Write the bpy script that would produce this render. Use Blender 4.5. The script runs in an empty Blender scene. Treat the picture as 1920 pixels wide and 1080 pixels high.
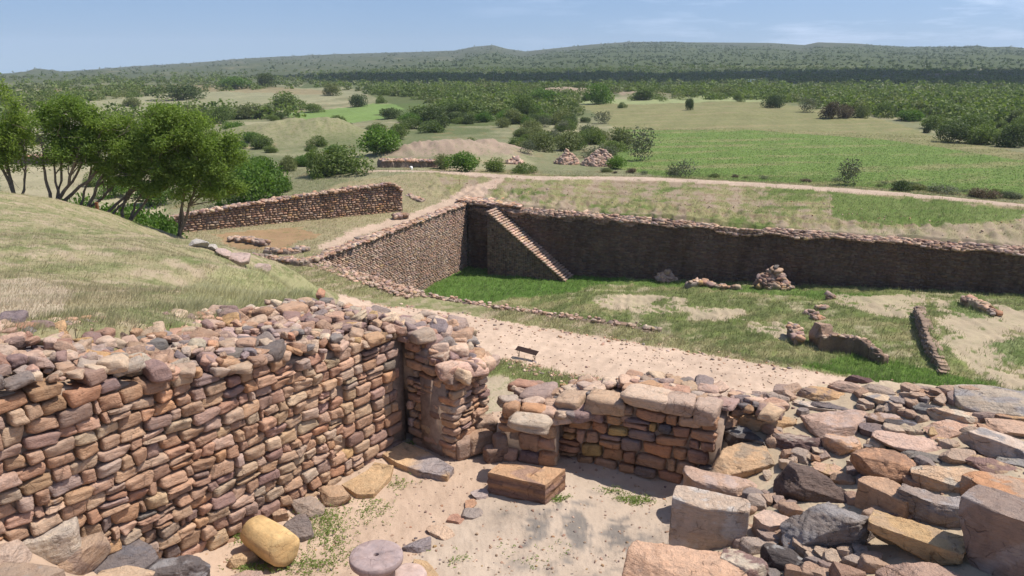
import bpy, math, random
import numpy as np
random.seed(7)
rng = np.random.default_rng(11)
rad = math.radians
scn = bpy.context.scene

# ------------------------------------------------------------------ camera, sky, sun, exposure
F = 1480.0
TH = math.atan((540 - 115) / F)
cT, sT = math.cos(TH), math.sin(TH)
cd = bpy.data.cameras.new("camera")
cam = bpy.data.objects.new("camera", cd)
scn.collection.objects.link(cam)
cd.sensor_width = 36
cd.lens = 36 * F / 1920
cd.clip_start = 0.1
cd.clip_end = 20000
cam.location = (0, 0, 0)
cam.rotation_euler = (math.pi / 2 - TH, 0, 0)
scn.camera = cam

SUN_EL = rad(62)
sh = np.array([0.985, 0.13]); sh /= np.linalg.norm(sh)
sun_dir = np.array([sh[0] * math.cos(SUN_EL), sh[1] * math.cos(SUN_EL), math.sin(SUN_EL)])
world = bpy.data.worlds.new("World")
scn.world = world
world.use_nodes = True
wn, wl = world.node_tree.nodes, world.node_tree.links
wn.clear()
sky = wn.new('ShaderNodeTexSky'); sky.sky_type = 'NISHITA'; sky.sun_disc = False
sky.sun_elevation = SUN_EL
sky.sun_rotation = math.atan2(sh[0], sh[1])
sky.air_density = 1.0; sky.dust_density = 1.3; sky.ozone_density = 2.4; sky.altitude = 50
wtc = wn.new('ShaderNodeTexCoord')
wmap = wn.new('ShaderNodeMapping'); wmap.inputs['Scale'].default_value = (3.0, 3.0, 22.0)
wnz = wn.new('ShaderNodeTexNoise'); wnz.inputs['Scale'].default_value = 2.2; wnz.inputs['Detail'].default_value = 7
wnz.inputs['Roughness'].default_value = 0.62
wr = wn.new('ShaderNodeMapRange'); wr.inputs[1].default_value = 0.50; wr.inputs[2].default_value = 0.80; wr.inputs[4].default_value = 0.7
wsep = wn.new('ShaderNodeSeparateXYZ')
wr2 = wn.new('ShaderNodeMapRange'); wr2.inputs[1].default_value = -0.1; wr2.inputs[2].default_value = 0.4
wmul = wn.new('ShaderNodeMath'); wmul.operation = 'MULTIPLY'
wmix = wn.new('ShaderNodeMixRGB'); wmix.inputs[2].default_value = (8.6, 9.1, 10.2, 1)
wbg = wn.new('ShaderNodeBackground'); wbg.inputs['Strength'].default_value = 0.118
wout = wn.new('ShaderNodeOutputWorld')
wup = wn.new('ShaderNodeSeparateXYZ'); wl.new(wtc.outputs['Generated'], wup.inputs[0])
wz = wn.new('ShaderNodeMath'); wz.operation = 'MAXIMUM'; wz.inputs[1].default_value = 0.0; wl.new(wup.outputs[2], wz.inputs[0])
wz2 = wn.new('ShaderNodeMath'); wz2.operation = 'MULTIPLY_ADD'; wz2.inputs[1].default_value = 0.9; wz2.inputs[2].default_value = 0.10; wl.new(wz.outputs[0], wz2.inputs[0])
wc = wn.new('ShaderNodeCombineXYZ'); wl.new(wup.outputs[0], wc.inputs[0]); wl.new(wup.outputs[1], wc.inputs[1]); wl.new(wz2.outputs[0], wc.inputs[2])
wl.new(wc.outputs[0], sky.inputs['Vector'] if 'Vector' in sky.inputs else sky.inputs[0])
wl.new(wtc.outputs['Generated'], wmap.inputs[0]); wl.new(wmap.outputs[0], wnz.inputs['Vector'])
wl.new(wnz.outputs[0], wr.inputs[0]); wl.new(wtc.outputs['Generated'], wsep.inputs[0])
wl.new(wsep.outputs[0], wr2.inputs[0]); wl.new(wr.outputs[0], wmul.inputs[0]); wl.new(wr2.outputs[0], wmul.inputs[1])
wl.new(wmul.outputs[0], wmix.inputs[0]); wl.new(sky.outputs[0], wmix.inputs[1])
wtint = wn.new('ShaderNodeMixRGB'); wtint.blend_type = 'MULTIPLY'; wtint.inputs[0].default_value = 1; wtint.inputs[2].default_value = (.95, 1.0, 1.10, 1)
wl.new(wmix.outputs[0], wtint.inputs[1]); wl.new(wtint.outputs[0], wbg.inputs[0]); wl.new(wbg.outputs[0], wout.inputs[0])

sl = bpy.data.lights.new("sun", 'SUN'); sl.energy = 5.0; sl.angle = rad(0.53); sl.color = (1.0, 0.955, 0.89)
so = bpy.data.objects.new("sun", sl); scn.collection.objects.link(so)
from mathutils import Vector
so.rotation_euler = Vector(-sun_dir).to_track_quat('-Z', 'Y').to_euler()
scn.view_settings.view_transform = 'Standard'
scn.view_settings.look = 'None'
scn.view_settings.exposure = 0.15
scn.view_settings.gamma = 1.0
scn.cycles.max_bounces = 6
scn.cycles.diffuse_bounces = 2
scn.cycles.transparent_max_bounces = 4

# ------------------------------------------------------------------ measuring helpers (pixels of the photo -> metres)
def ray(px, py):
    u = (px - 960) / F; v = (540 - py) / F
    return np.array([u, cT + v * sT, -sT + v * cT])
def P(px, py, z):
    r = ray(px, py); return r * (z / r[2])
def PY(px, py, Y):
    r = ray(px, py); return r * (Y / r[1])

class RBF:
    def __init__(self, pts, eps=1.0):
        p = np.array(pts, float); self.p = p[:, :2]; self.eps = eps
        d = np.sqrt(((self.p[:, None] - self.p[None]) ** 2).sum(-1) + eps ** 2)
        n = len(p)
        A = np.zeros((n + 1, n + 1)); A[:n, :n] = d; A[:n, n] = 1; A[n, :n] = 1
        self.w = np.linalg.solve(A, np.append(p[:, 2], 0))
    def __call__(self, x, y):
        o = np.full(x.shape, self.w[-1])
        for (a, b), w in zip(self.p, self.w):
            o += w * np.sqrt((x - a) ** 2 + (y - b) ** 2 + self.eps ** 2)
        return o

def inpoly(x, y, poly):
    ins = np.zeros(x.shape, bool); n = len(poly)
    for i in range(n):
        x0, y0 = poly[i]; x1, y1 = poly[(i + 1) % n]
        if y0 == y1: continue
        c = ((y0 > y) != (y1 > y)) & (x < (x1 - x0) * (y - y0) / (y1 - y0) + x0)
        ins ^= c
    return ins
def sstep(a, b, x):
    t = np.clip((x - a) / (b - a), 0, 1); return t * t * (3 - 2 * t)

_g = np.random.default_rng(5)
_ang = _g.uniform(0, 6.28, 24); _ph = _g.uniform(0, 6.28, 24)
def fbm(x, y, s, o=5, seed=0):
    """cheap smooth 2-D noise, about -1..1, feature size s"""
    v = np.zeros(np.shape(x)); amp = 1; tot = 0; f = 2 * math.pi / s
    for k in range(o):
        i = (k * 4 + seed * 5) % 24; j = (i + 1) % 24; m = (i + 2) % 24
        a, b, c = _ang[i] + seed, _ang[j] + seed * 2, _ang[m] - seed
        w = np.sin((x * math.cos(a) + y * math.sin(a)) * f * .6 + _ph[j] + seed)
        v += amp * (np.sin((x * math.cos(b) + y * math.sin(b)) * f + _ph[i] + 1.7 * w) *
                    np.cos((x * math.cos(c) + y * math.sin(c)) * f * .83 + _ph[m] + 1.3 * w))
        tot += amp; amp *= .6; f *= 1.93
    return v / tot * 1.6

def T(px, py, z): q = P(px, py, z); return (q[0], q[1], z)
def TY(px, py, Y): q = PY(px, py, Y); return (q[0], q[1], q[2])

# terrace in front of the camera
terr = RBF([T(757, 835, -5), T(600, 950, -5), T(600, 1070, -5), T(400, 1060, -4.95), T(300, 1078, -4.72), T(100, 1060, -4.15),
            T(0, 1010, -3.8), T(0, 1080, -3.8), T(900, 950, -5), T(900, 1070, -5), T(1050, 860, -5), T(1280, 905, -5), T(1190, 990, -5),
            T(1150, 1075, -4.96), T(1300, 980, -4.85), T(1400, 930, -4.55), T(1350, 1050, -4.6), T(1450, 1060, -4.45), T(1600, 1060, -4.3),
            T(1800, 1060, -4.1), T(1500, 900, -4.45), T(1700, 900, -4.2), T(1900, 900, -4.0), T(1480, 790, -4.3), T(1700, 790, -4.15),
            T(1900, 800, -4.0), T(1350, 800, -4.4), T(1600, 735, -4.1), T(1850, 760, -3.95), T(200, 1078, -4.5), T(820, 830, -5), T(1060, 940, -4.97),
            (-5, 0, -4), (0, 0, -4.9), (6, 0, -4.0), (20, -5, -4), (-15, -10, -4)], .25)
terr_poly = [(-2.35, 10.3), (-9.1, 0.35), (-9.1, -18), (40, -18), (40, 0), (14, 7), (6.3, 9.0), (5.0, 9.65), (4.2, 9.75), (3.4, 9.75), (2.6, 9.75), (1.5, 10.2), (.2, 10.6), (-1.0, 10.5)]
# ground outside the terrace and outside the reservoir
main_pts = [(-4.9, 7.2, -2.45), (-8, 5, -2.2), (-14, -2, -2.5), (-30, 0, -4), (-30, 20, -5)]
for px, py, Y in [(0, 560, 9.5), (0, 500, 14), (0, 440, 20), (0, 400, 26), (0, 359, 34), (-150, 340, 34), (100, 374, 34), (185, 394, 36), (280, 427, 37.5),
                  (370, 457, 39), (450, 485, 43), (520, 511, 47), (600, 538, 52), (660, 561, 55.5),
                  (200, 600, 8.0), (400, 600, 9.0), (560, 600, 10.3), (640, 605, 11.3), (300, 520, 15), (480, 540, 22), (620, 575, 26), (200, 450, 23), (400, 490, 30),
                  (400, 560, 11.5), (560, 560, 17), (540, 540, 31)]:
    main_pts.append(TY(px, py, Y))
main_pts += [(-30, 50, -10), (-22, 46, -11), (-19, 44.5, -11.2), (-34, 66, -17), (-24, 60, -16.8), (-20, 56, -16.4), (-45, 60, -15), (-60, 50, -14), (-60, 80, -17.5),
             (-2.2, 12, -6), (-2.5, 16, -9.3), (-4.5, 24, -14), (-6, 32, -17.2), (-8, 40, -17.9), (-9, 47, -18),
             (.5, 11.6, -7), (3, 11.2, -7), (7, 10.6, -7), (14, 9, -7), (26, 4, -7), (2, 18, -12.5), (9, 18, -13), (20, 14, -13), (35, 8, -13),
             (1, 26, -17.6), (10, 26, -17.8), (24, 22, -17.8), (45, 15, -18), (0, 34, -18), (12, 34, -18), (28, 30, -18), (50, 24, -18), (80, 10, -18),
             (0, 45, -18), (-5.7, 49.8, -18), (5, 50, -18), (17, 44, -18), (9, 40.6, -18), (-10.6, 57.5, -18), (-7, 60, -18), (0, 56, -18), (26, 37, -18), (60, 30, -18),
             (-18, 72.5, -17.9), (-13, 66, -17.95), (-7, 101, -18), (-20, 75, -17.8), (-12, 90, -18), (-22, 92, -17.9), (-30, 78, -17.8), (-15, 108, -17.2),
             (-6, 103.5, -18), (10, 96.6, -18), (27, 89.5, -18), (40, 83.5, -18), (52, 78.5, -18), (75, 68, -18), (100, 56, -18)]
for px, py in [(float(a_), float(np.interp(a_, [700, 800, 900, 1000, 1200, 1350, 1500, 1700, 1920, 2200], [322, 322, 326, 333, 334, 342, 350, 365, 387, 415]))) for a_ in range(700, 2201, 50)]:
    q = T(px, py, -15.8); main_pts.append((q[0] + .3, q[1] + 1.0, -15.8))
    if px > 700: main_pts.append((q[0] + 2.5, q[1] + 9, -17.2))
    if px > 850: main_pts.append((q[0] - 1, q[1] - 2.6, -16.3))
for px, py in [(900, 365), (1100, 375), (1300, 395), (1500, 400), (1700, 420), (1900, 440)]:
    main_pts.append(T(px, py, -17.3))
main_pts += [(-40, 125, -17), (-70, 110, -17.5), (-120, 60, -17), (-120, 150, -18), (0, 150, -17.8), (60, 140, -17.6), (120, 120, -17.8), (160, 60, -18),
             (-60, 180, -18), (40, 200, -18), (140, 200, -18), (-200, 250, -18), (0, 300, -18), (200, 280, -18), (-50, -40, -6), (60, -40, -8)]
mainf = RBF(main_pts, .8)
# reservoir floor
RA = np.array([-5.87, 102.43]); RB = np.array([90.0, 60.2]); RD = np.array([51.37 + 5.87, 77.22 - 102.43]); RD /= np.linalg.norm(RD)
RN = np.array([RD[1], -RD[0]])                 # towards the reservoir
if RN[1] > 0: RN = -RN
RB = RA + RD * 95
LD = np.array([-18.22 + 5.78, 72.77 - 100.85]); LD /= np.linalg.norm(LD)
near_rim = [(-18.2, 72.8), (-6.9, 61.1), (0, 57.5), (10.2, 53.1)]
pit_pts = [(-5.9, 102.2, -26.4), (7.4, 96.6, -26.1), (27.1, 87.9, -24.6), (39.9, 82.3, -23.6), (52, 76.9, -22.8), (80, 64, -22), (-18.2, 73, -26), (-7, 62, -25.5), (0, 58.5, -25),
           (9, 54.5, -23.5), (14.5, 50, -20.5), (17.6, 45.4, -18), (23.5, 42, -18), (29, 39.2, -18), (36, 36, -18), (60, 28, -18), (20, 52, -21.3), (24, 48, -20.6), (29, 44.5, -19.8),
           (33, 42, -19.2), (8, 80, -25.2), (0, 80, -25.9), (15, 65, -23.6), (25, 65, -22.7), (26, 57, -22.2), (30, 52, -21.4), (36, 66, -22.3), (40, 58, -21.2), (45, 70, -22),
           (36, 47, -20.2), (46, 48, -20), (55, 60, -20.8), (60, 70, -21.5), (70, 40, -19.5), (80, 50, -20)]
pitf = RBF(pit_pts, .6)
pit_poly = [tuple(RA - RN * .7 - RD * .7), tuple(RB - RN * .7), (110, 30), (70, 24), (36, 36), (29, 39.2), (23.5, 42), (17.6, 45.2), (12.5, 49.5),
            (10.0, 52.4), (-.3, 56.8), (-7.4, 60.5), (-18.9, 72.5)]
# skyline of the far hills, pixel column -> pixel row
SKY = [(-1500, 150), (-400, 146), (0, 141), (45, 137), (62, 132), (95, 132), (110, 135), (300, 122), (500, 107), (640, 101), (850, 95), (890, 87), (925, 84), (950, 91), (985, 96), (1110, 83), (1180, 78),
       (1300, 79), (1440, 80), (1505, 84), (1530, 79), (1600, 81), (1660, 86), (1690, 89), (1800, 87), (1825, 85), (1850, 88), (1890, 87), (1920, 90), (2400, 100), (3500, 110)]
_sx = np.array([math.atan2((a - 960), F / cT) for a, b in SKY])
_sz = np.array([(ray(a, b)[2] / math.hypot(ray(a, b)[0], ray(a, b)[1])) for a, b in SKY])
BUMPS = [(540, 262, 20, 11, 4.6), (620, 262, 8, 7, 1.5), (860, 296, 12, 6, 2.5), (930, 290, 7, 4, 1.8), (800, 300, 8, 5, 1.6), (1070, 178, 30, 10, 4.0), (880, 168, 26, 12, 3.0), (1200, 180, 14, 9, 2.6), (1790, 145, 40, 25, 9), (1870, 140, 50, 25, 9)]
_b = [(*T(a, b, -18)[:2], sx, sy, h) for a, b, sx, sy, h in BUMPS]
_bl = np.array([P(a, b, -21.6)[:2] for a, b in [(1722, 570), (1728, 600), (1738, 640), (1750, 672), (1768, 706)]])
def h_out(x, y):
    r = np.hypot(x, y)
    z = mainf(x, y)
    plain = -18 + .5 * fbm(x, y, 90, 3, 2) + .9 * fbm(x, y, 300, 3, 1)
    z = z + (plain - z) * sstep(130, 330, r)
    for bx, by, sx, sy, hh in _b:
        g = np.exp(-((x - bx) / sx) ** 2 - ((y - by) / sy) ** 2)
        z = z + hh * g * (1 + .10 * fbm(x, y, 15, 4, 3) + (.16 * fbm(x, y, 8, 6, 6) if hh < 4 else 0))
    az = np.arctan2(x, y)
    sk = np.interp(az, _sx, _sz)
    D = 3200.
    zr = sk * D
    t = np.clip((r - 900) / (D - 900), 0, 1)
    hill = -18 + (zr + 18) * (t ** 1.25)
    z2 = z + (hill - z) * sstep(500, 1400, r) + sstep(900, 2000, r) * (1 - sstep(2900, 3200, r)) * 5 * fbm(x, y, 420, 4, 4)
    far = zr - (r - D) * .05
    z2 = np.where(r > D, far, z2)
    # lumpy banks
    z2 = z2 + .34 * fbm(x, y, 3.8, 5, 6) * ((sstep(100.3, 102.5, y + .44 * x) - sstep(106, 109, y + .44 * x)) * (x > -12))
    return z2
def H(x, y):
    x = np.asarray(x, float); y = np.asarray(y, float)
    z = h_out(x, y)
    z = z + .05 * fbm(x, y, 2.0, 4, 1) * sstep(8, 20, np.hypot(x, y))
    pin = inpoly(x, y, pit_poly)
    z = np.where(pin, pitf(x, y) + .12 * fbm(x, y, 3, 4, 2) + .14 * fbm(x, y, 9, 3, 5), z)
    xl = np.interp(y, _bl[::-1, 1], _bl[::-1, 0]); hs = np.interp(y, _bl[::-1, 1], [.05, 1.0, 1.2, 1.1, .6])
    z = np.where(pin & (y > _bl[-1, 1]) & (y < _bl[0, 1]) & (x > xl), z + hs * np.exp(-(x - xl) / 11.), z)
    tin = inpoly(x, y, terr_poly)
    z = np.where(tin, terr(x, y) + .012 * fbm(x, y, .7, 4, 3) + .004 * fbm(x, y, .16, 3, 4), z)
    return z
_far = 1.012 ** np.arange(0, 640) * 3.0
def G(px, py, n=1500):
    """first hit of the sight line with the ground"""
    r = ray(px, py); t = np.concatenate([np.arange(3, 14, .04), 14 * 1.0035 ** np.arange(0, n)])
    X, Y, Z = r[0] * t, r[1] * t, r[2] * t
    b = np.nonzero(Z < H(X, Y))[0]
    if len(b) == 0: return np.array([X[-1], Y[-1], Z[-1]])
    i = b[0]; return np.array([X[i], Y[i], H(np.array([X[i]]), np.array([Y[i]]))[0]])
def WP(pts, z=None):
    """pixel polygon -> polygon on the ground in metres"""
    o = []
    for i in range(len(pts)):
        a = pts[i]; b = pts[(i + 1) % len(pts)]
        for k in range(3):
            q = (a[0] + (b[0] - a[0]) * k / 3, a[1] + (b[1] - a[1]) * k / 3)
            w = G(*q) if z is None else P(q[0], q[1], z)
            o.append((w[0], w[1]))
    return o

# ------------------------------------------------------------------ object helpers
def tag(o, label=None, cat=None, group=None, kind=None):
    if label: o['label'] = label
    if cat: o['category'] = cat
    if group: o['group'] = group
    if kind: o['kind'] = kind
    return o
def link(o, parent=None):
    scn.collection.objects.link(o)
    if parent is not None: o.parent = parent
    return o
def empty(name, loc=(0, 0, 0)):
    o = bpy.data.objects.new(name, None); o.location = loc; o.empty_display_size = .2
    return link(o)
def mesh(name, V, FF, mats, col=None, parent=None, smooth=True, loc=None, extra=None):
    """V (n,3); FF list of (m,k) index arrays; col (n,3) vertex colours"""
    V = np.asarray(V, np.float32)
    if loc is not None: V = V - np.asarray(loc, np.float32)
    me = bpy.data.meshes.new(name)
    FF = [np.asarray(f, np.int32) for f in FF if len(f)]
    me.vertices.add(len(V)); me.vertices.foreach_set('co', V.ravel())
    nl = sum(f.size for f in FF); nf = sum(len(f) for f in FF)
    me.loops.add(nl); me.loops.foreach_set('vertex_index', np.concatenate([f.ravel() for f in FF]))
    me.polygons.add(nf)
    st = []; c = 0
    for f in FF:
        st.append(c + np.arange(len(f)) * f.shape[1]); c += f.size
    me.polygons.foreach_set('loop_start', np.concatenate(st).astype(np.int32))
    me.polygons.foreach_set('use_smooth', np.full(nf, smooth))
    me.update(calc_edges=True)
    if col is not None:
        at = me.color_attributes.new('Col', 'FLOAT_COLOR', 'POINT')
        c4 = np.ones((len(V), 4), np.float32); c4[:, :3] = col
        at.data.foreach_set('color', c4.ravel())
    if extra is not None:
        for k, v in extra.items():
            a = me.attributes.new(k, 'FLOAT', 'POINT'); a.data.foreach_set('value', np.asarray(v, np.float32))
    for m in (mats if isinstance(mats, (list, tuple)) else [mats]): me.materials.append(m)
    o = bpy.data.objects.new(name, me)
    if loc is not None: o.location = loc
    return link(o, parent)

# ------------------------------------------------------------------ materials
def nodes(name):
    m = bpy.data.materials.new(name); m.use_nodes = True
    n, l = m.node_tree.nodes, m.node_tree.links
    b = n['Principled BSDF']; b.inputs['Roughness'].default_value = .9
    b.inputs['Specular IOR Level'].default_value = .25
    return m, n, l, b
def noise(n, l, vec, sc, det=6, rough=.6, dist=0.0):
    t = n.new('ShaderNodeTexNoise'); t.inputs['Scale'].default_value = sc; t.inputs['Detail'].default_value = det
    t.inputs['Roughness'].default_value = rough; t.inputs['Distortion'].default_value = dist
    l.new(vec, t.inputs['Vector']); return t.outputs[0]
def rng_node(n, l, v, a, b, c=0., d=1.):
    t = n.new('ShaderNodeMapRange'); t.inputs[1].default_value = a; t.inputs[2].default_value = b
    t.inputs[3].default_value = c; t.inputs[4].default_value = d; l.new(v, t.inputs[0]); return t.outputs[0]
def mixc(n, l, f, a, b, mode='MIX'):
    t = n.new('ShaderNodeMixRGB'); t.blend_type = mode
    for i, v in ((0, f), (1, a), (2, b)):
        if hasattr(v, 'links'): l.new(v, t.inputs[i])
        elif isinstance(v, (int, float)): t.inputs[i].default_value = v
        else: t.inputs[i].default_value = (*v, 1)
    return t.outputs[0]
def math_(n, l, op, a, b):
    t = n.new('ShaderNodeMath'); t.operation = op
    for i, v in ((0, a), (1, b)):
        if hasattr(v, 'links'): l.new(v, t.inputs[i])
        else: t.inputs[i].default_value = v
    return t.outputs[0]
def bump(n, l, h, st, dist, b, prev=None):
    t = n.new('ShaderNodeBump'); t.inputs['Strength'].default_value = st; t.inputs['Distance'].default_value = dist
    l.new(h, t.inputs['Height'])
    if prev is not None: l.new(prev, t.inputs['Normal'])
    l.new(t.outputs[0], b.inputs['Normal']); return t.outputs[0]

def stone_mat(name, fine=1.0, dark=.55, lich=True, bstr=.6):
    """mesonry and boulders: colour from the mesh, weathered"""
    m, n, l, b = nodes(name)
    tc = n.new('ShaderNodeTexCoord'); v = tc.outputs['Object']
    at = n.new('ShaderNodeVertexColor'); at.layer_name = 'Col'
    n1 = noise(n, l, v, 9 * fine, 8, .65, .4); n2 = noise(n, l, v, 3.1 * fine, 6, .6, .8); n3 = noise(n, l, v, 60 * fine, 4, .7)
    mp = n.new('ShaderNodeMapping'); mp.inputs['Scale'].default_value = (3, 3, 26); mp.inputs['Rotation'].default_value = (.2, .25, 0); l.new(v, mp.inputs[0])
    n4 = noise(n, l, mp.outputs[0], 1.5 * fine, 5, .65, .5)
    c = mixc(n, l, rng_node(n, l, n1, .35, .7), at.outputs[0], mixc(n, l, 1., at.outputs[0], (1.35, 1.28, 1.2), 'MULTIPLY'))
    c = mixc(n, l, rng_node(n, l, n2, .52, .72, 0, .55), c, mixc(n, l, 1., c, (dark, dark * .93, dark * .92), 'MULTIPLY'))
    c = mixc(n, l, rng_node(n, l, n4, .48, .7, 0, .45), c, mixc(n, l, 1., c, (.72, .60, .52), 'MULTIPLY'))
    if lich:
        n5 = noise(n, l, v, 5.3 * fine, 9, .75, 1.2)
        c = mixc(n, l, rng_node(n, l, n5, .6, .68, 0, .4), c, (.36, .33, .30))
    c = mixc(n, l, rng_node(n, l, n3, .58, .75, 0, .5), c, mixc(n, l, 1., c, (.5, .48, .47), 'MULTIPLY'))
    wv = n.new('ShaderNodeVectorMath'); wv.operation = 'ADD'
    nz = n.new('ShaderNodeTexNoise'); nz.inputs['Scale'].default_value = 6 * fine; nz.inputs['Detail'].default_value = 5; l.new(v, nz.inputs['Vector'])
    wsc = n.new('ShaderNodeVectorMath'); wsc.operation = 'SCALE'; wsc.inputs['Scale'].default_value = .22 / fine; l.new(nz.outputs[1], wsc.inputs[0])
    l.new(v, wv.inputs[0]); l.new(wsc.outputs[0], wv.inputs[1])
    vo = n.new('ShaderNodeTexVoronoi'); vo.feature = 'DISTANCE_TO_EDGE'; vo.inputs['Scale'].default_value = 4.2 * fine; l.new(wv.outputs[0], vo.inputs['Vector'])
    crk = math_(n, l, 'MULTIPLY', rng_node(n, l, vo.outputs['Distance'], 0, .035, 1, 0), rng_node(n, l, n2, .48, .6, 0, 1))
    c = mixc(n, l, math_(n, l, 'MULTIPLY', crk, .6), c, mixc(n, l, 1., c, (.35, .32, .3), 'MULTIPLY'))
    np_ = noise(n, l, v, 26 * fine, 6, .75)
    c = mixc(n, l, rng_node(n, l, np_, .40, .30, 0, .55), c, mixc(n, l, 1., c, (.5, .46, .44), 'MULTIPLY'))
    c = mixc(n, l, rng_node(n, l, np_, .60, .72, 0, .35), c, mixc(n, l, 1., c, (1.3, 1.28, 1.25), 'MULTIPLY'))
    l.new(c, b.inputs['Base Color'])
    n1 = math_(n, l, 'ADD', n1, math_(n, l, 'SUBTRACT', math_(n, l, 'MULTIPLY', np_, .7), math_(n, l, 'MULTIPLY', crk, .35)))
    hsum = math_(n, l, 'ADD', math_(n, l, 'MULTIPLY', n1, .6), math_(n, l, 'ADD', math_(n, l, 'MULTIPLY', n3, .16), math_(n, l, 'MULTIPLY', n4, .45)))
    bump(n, l, hsum, bstr, .06 / fine, b)
    return m
def leaf_mat(name, c1, c2, trans=.35):
    m, n, l, b = nodes(name)
    at = n.new('ShaderNodeVertexColor'); at.layer_name = 'Col'
    oi = n.new('ShaderNodeObjectInfo')
    c = mixc(n, l, at.outputs[0], c1, c2)
    c = mixc(n, l, 1., c, mixc(n, l, oi.outputs['Random'], (.8, .84, .8), (1.2, 1.14, 1.1)), 'MULTIPLY')
    l.new(c, b.inputs['Base Color']); b.inputs['Roughness'].default_value = .55
    tr = n.new('ShaderNodeBsdfTranslucent'); l.new(mixc(n, l, 1., c, (1.15, 1.3, .6), 'MULTIPLY'), tr.inputs[0])
    mx = n.new('ShaderNodeMixShader'); mx.inputs[0].default_value = trans
    l.new(b.outputs[0], mx.inputs[1]); l.new(tr.outputs[0], mx.inputs[2]); l.new(mx.outputs[0], n['Material Output'].inputs[0])
    return m
def plain_mat(name, c, rough=.8, var=.25, sc=20, metal=0.):
    m, n, l, b = nodes(name)
    tc = n.new('ShaderNodeTexCoord'); nn = noise(n, l, tc.outputs['Object'], sc, 6)
    l.new(mixc(n, l, rng_node(n, l, nn, .3, .7), tuple(x * (1 - var) for x in c), tuple(min(1, x * (1 + var)) for x in c)), b.inputs['Base Color'])
    b.inputs['Roughness'].default_value = rough; b.inputs['Metallic'].default_value = metal
    bump(n, l, nn, .3, .01, b)
    return m
M_STONE = stone_mat('masonry_stone', 1.6, .58, True, 1.0)
M_FAR = stone_mat('far_masonry_stone', .35, .7, False, .35)
def add_stains(m):
    n, l = m.node_tree.nodes, m.node_tree.links; b = n['Principled BSDF']
    src = b.inputs['Base Color'].links[0].from_socket
    g_ = n.new('ShaderNodeNewGeometry'); mp = n.new('ShaderNodeMapping'); mp.inputs['Scale'].default_value = (.22, .22, .05); l.new(g_.outputs['Position'], mp.inputs[0])
    a = noise(n, l, mp.outputs[0], 2.2, 6, .65, .6); a2 = noise(n, l, g_.outputs['Position'], .35, 5, .6, .5)
    c = mixc(n, l, rng_node(n, l, a, .42, .66, 0, .75), src, mixc(n, l, 1., src, (.52, .48, .46), 'MULTIPLY'))
    c = mixc(n, l, rng_node(n, l, a2, .52, .7, 0, .5), c, mixc(n, l, 1., c, (1.35, 1.25, 1.15), 'MULTIPLY'))
    l.new(c, b.inputs['Base Color'])
add_stains(M_FAR)
M_ROCK = stone_mat('boulder_stone', 1.1, .5, True, 1.15)
M_MUD = plain_mat('mud_mortar', (.33, .235, .17), .95, .3, 14)
M_MUDF = plain_mat('far_mud_mortar', (.17, .12, .09), .95, .3, 3)

# ------------------------------------------------------------------ ground sheet
rr = [3.0]
while rr[-1] < 4600: rr.append(rr[-1] * (1.0078 if rr[-1] < 45 else 1.0055 if rr[-1] < 140 else 1.007 if rr[-1] < 320 else 1.012 if rr[-1] < 700 else 1.02))
rr = np.array(rr)
az = np.concatenate([np.linspace(-180, -60, 13)[:-1], np.linspace(-60, -42, 40)[:-1], np.linspace(-42, 42, 760)[:-1], np.linspace(42, 60, 40)[:-1], np.linspace(60, 180, 13)])
az = np.radians(az)
X = np.outer(rr, np.sin(az)); Y = np.outer(rr, np.cos(az))
nr, na = X.shape
gx, gy = X.ravel(), Y.ravel()
gz = H(gx, gy)
idx = np.arange(nr * na).reshape(nr, na)
q = np.stack([idx[:-1, :-1], idx[:-1, 1:], idx[1:, 1:], idx[1:, :-1]], -1).reshape(-1, 4)[:, ::-1]
# centre fan
gx = np.append(gx, 0); gy = np.append(gy, 0); gz = np.append(gz, H(np.array([0.]), np.array([0.])))
ctr = len(gx) - 1
fan = np.stack([idx[0, :-1], np.full(na - 1, ctr), idx[0, 1:]], -1)
R = np.hypot(gx, gy)
wxn = gx + fbm(gx, gy, 2.6, 5, 7) * np.where(R > 95, .3, np.clip(R / 140, .05, 1.3)); wyn = gy + fbm(gx, gy, 4.2, 4, 8) * np.where((R > 95) & (R < 140), .08, np.clip(R / 260, .03, .7))
N = len(gx)
col = np.zeros((N, 3)); veg = np.zeros(N)
def paint(mask, c, v, a=1.0):
    m = np.asarray(mask, float)[:, None] * a
    col[:] = col * (1 - m) + np.array(c) * m
    veg[:] = veg * (1 - m[:, 0]) + v * m[:, 0]
SAND = (.50, .37, .275); PALE = (.36, .31, .225); DRY = (.27, .245, .135); GREEN = (.13, .165, .05); LUSH = (.095, .18, .03); SCRUB = (.115, .135, .062); PINK = (.37, .27, .215); RUST = (.27, .165, .08)
fA = fbm(gx, gy, 60, 5, 1); fB = fbm(gx, gy, 14, 5, 2); fC = fbm(gx, gy, 140, 4, 3)
paint(np.ones(N), (.21, .20, .115), .55)
paint(sstep(-.1, .7, fA), (.30, .27, .165), .35)
paint(sstep(.1, .7, fC) * (R > 130), SCRUB, .9, .7)
paint(sstep(.45, .8, fB) * (R > 100) * (R < 500), RUST, .3, .35)
paint(sstep(500, 1100, R), (.085, .098, .055), .8, .85)
paint((sstep(.35, .75, fbm(gx, gy, 170, 5, 5)) * sstep(700, 1500, R)), (.21, .185, .12), .5, .75)
paint(sstep(1900, 2900, R), (.10, .105, .068), .7, .7)
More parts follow.
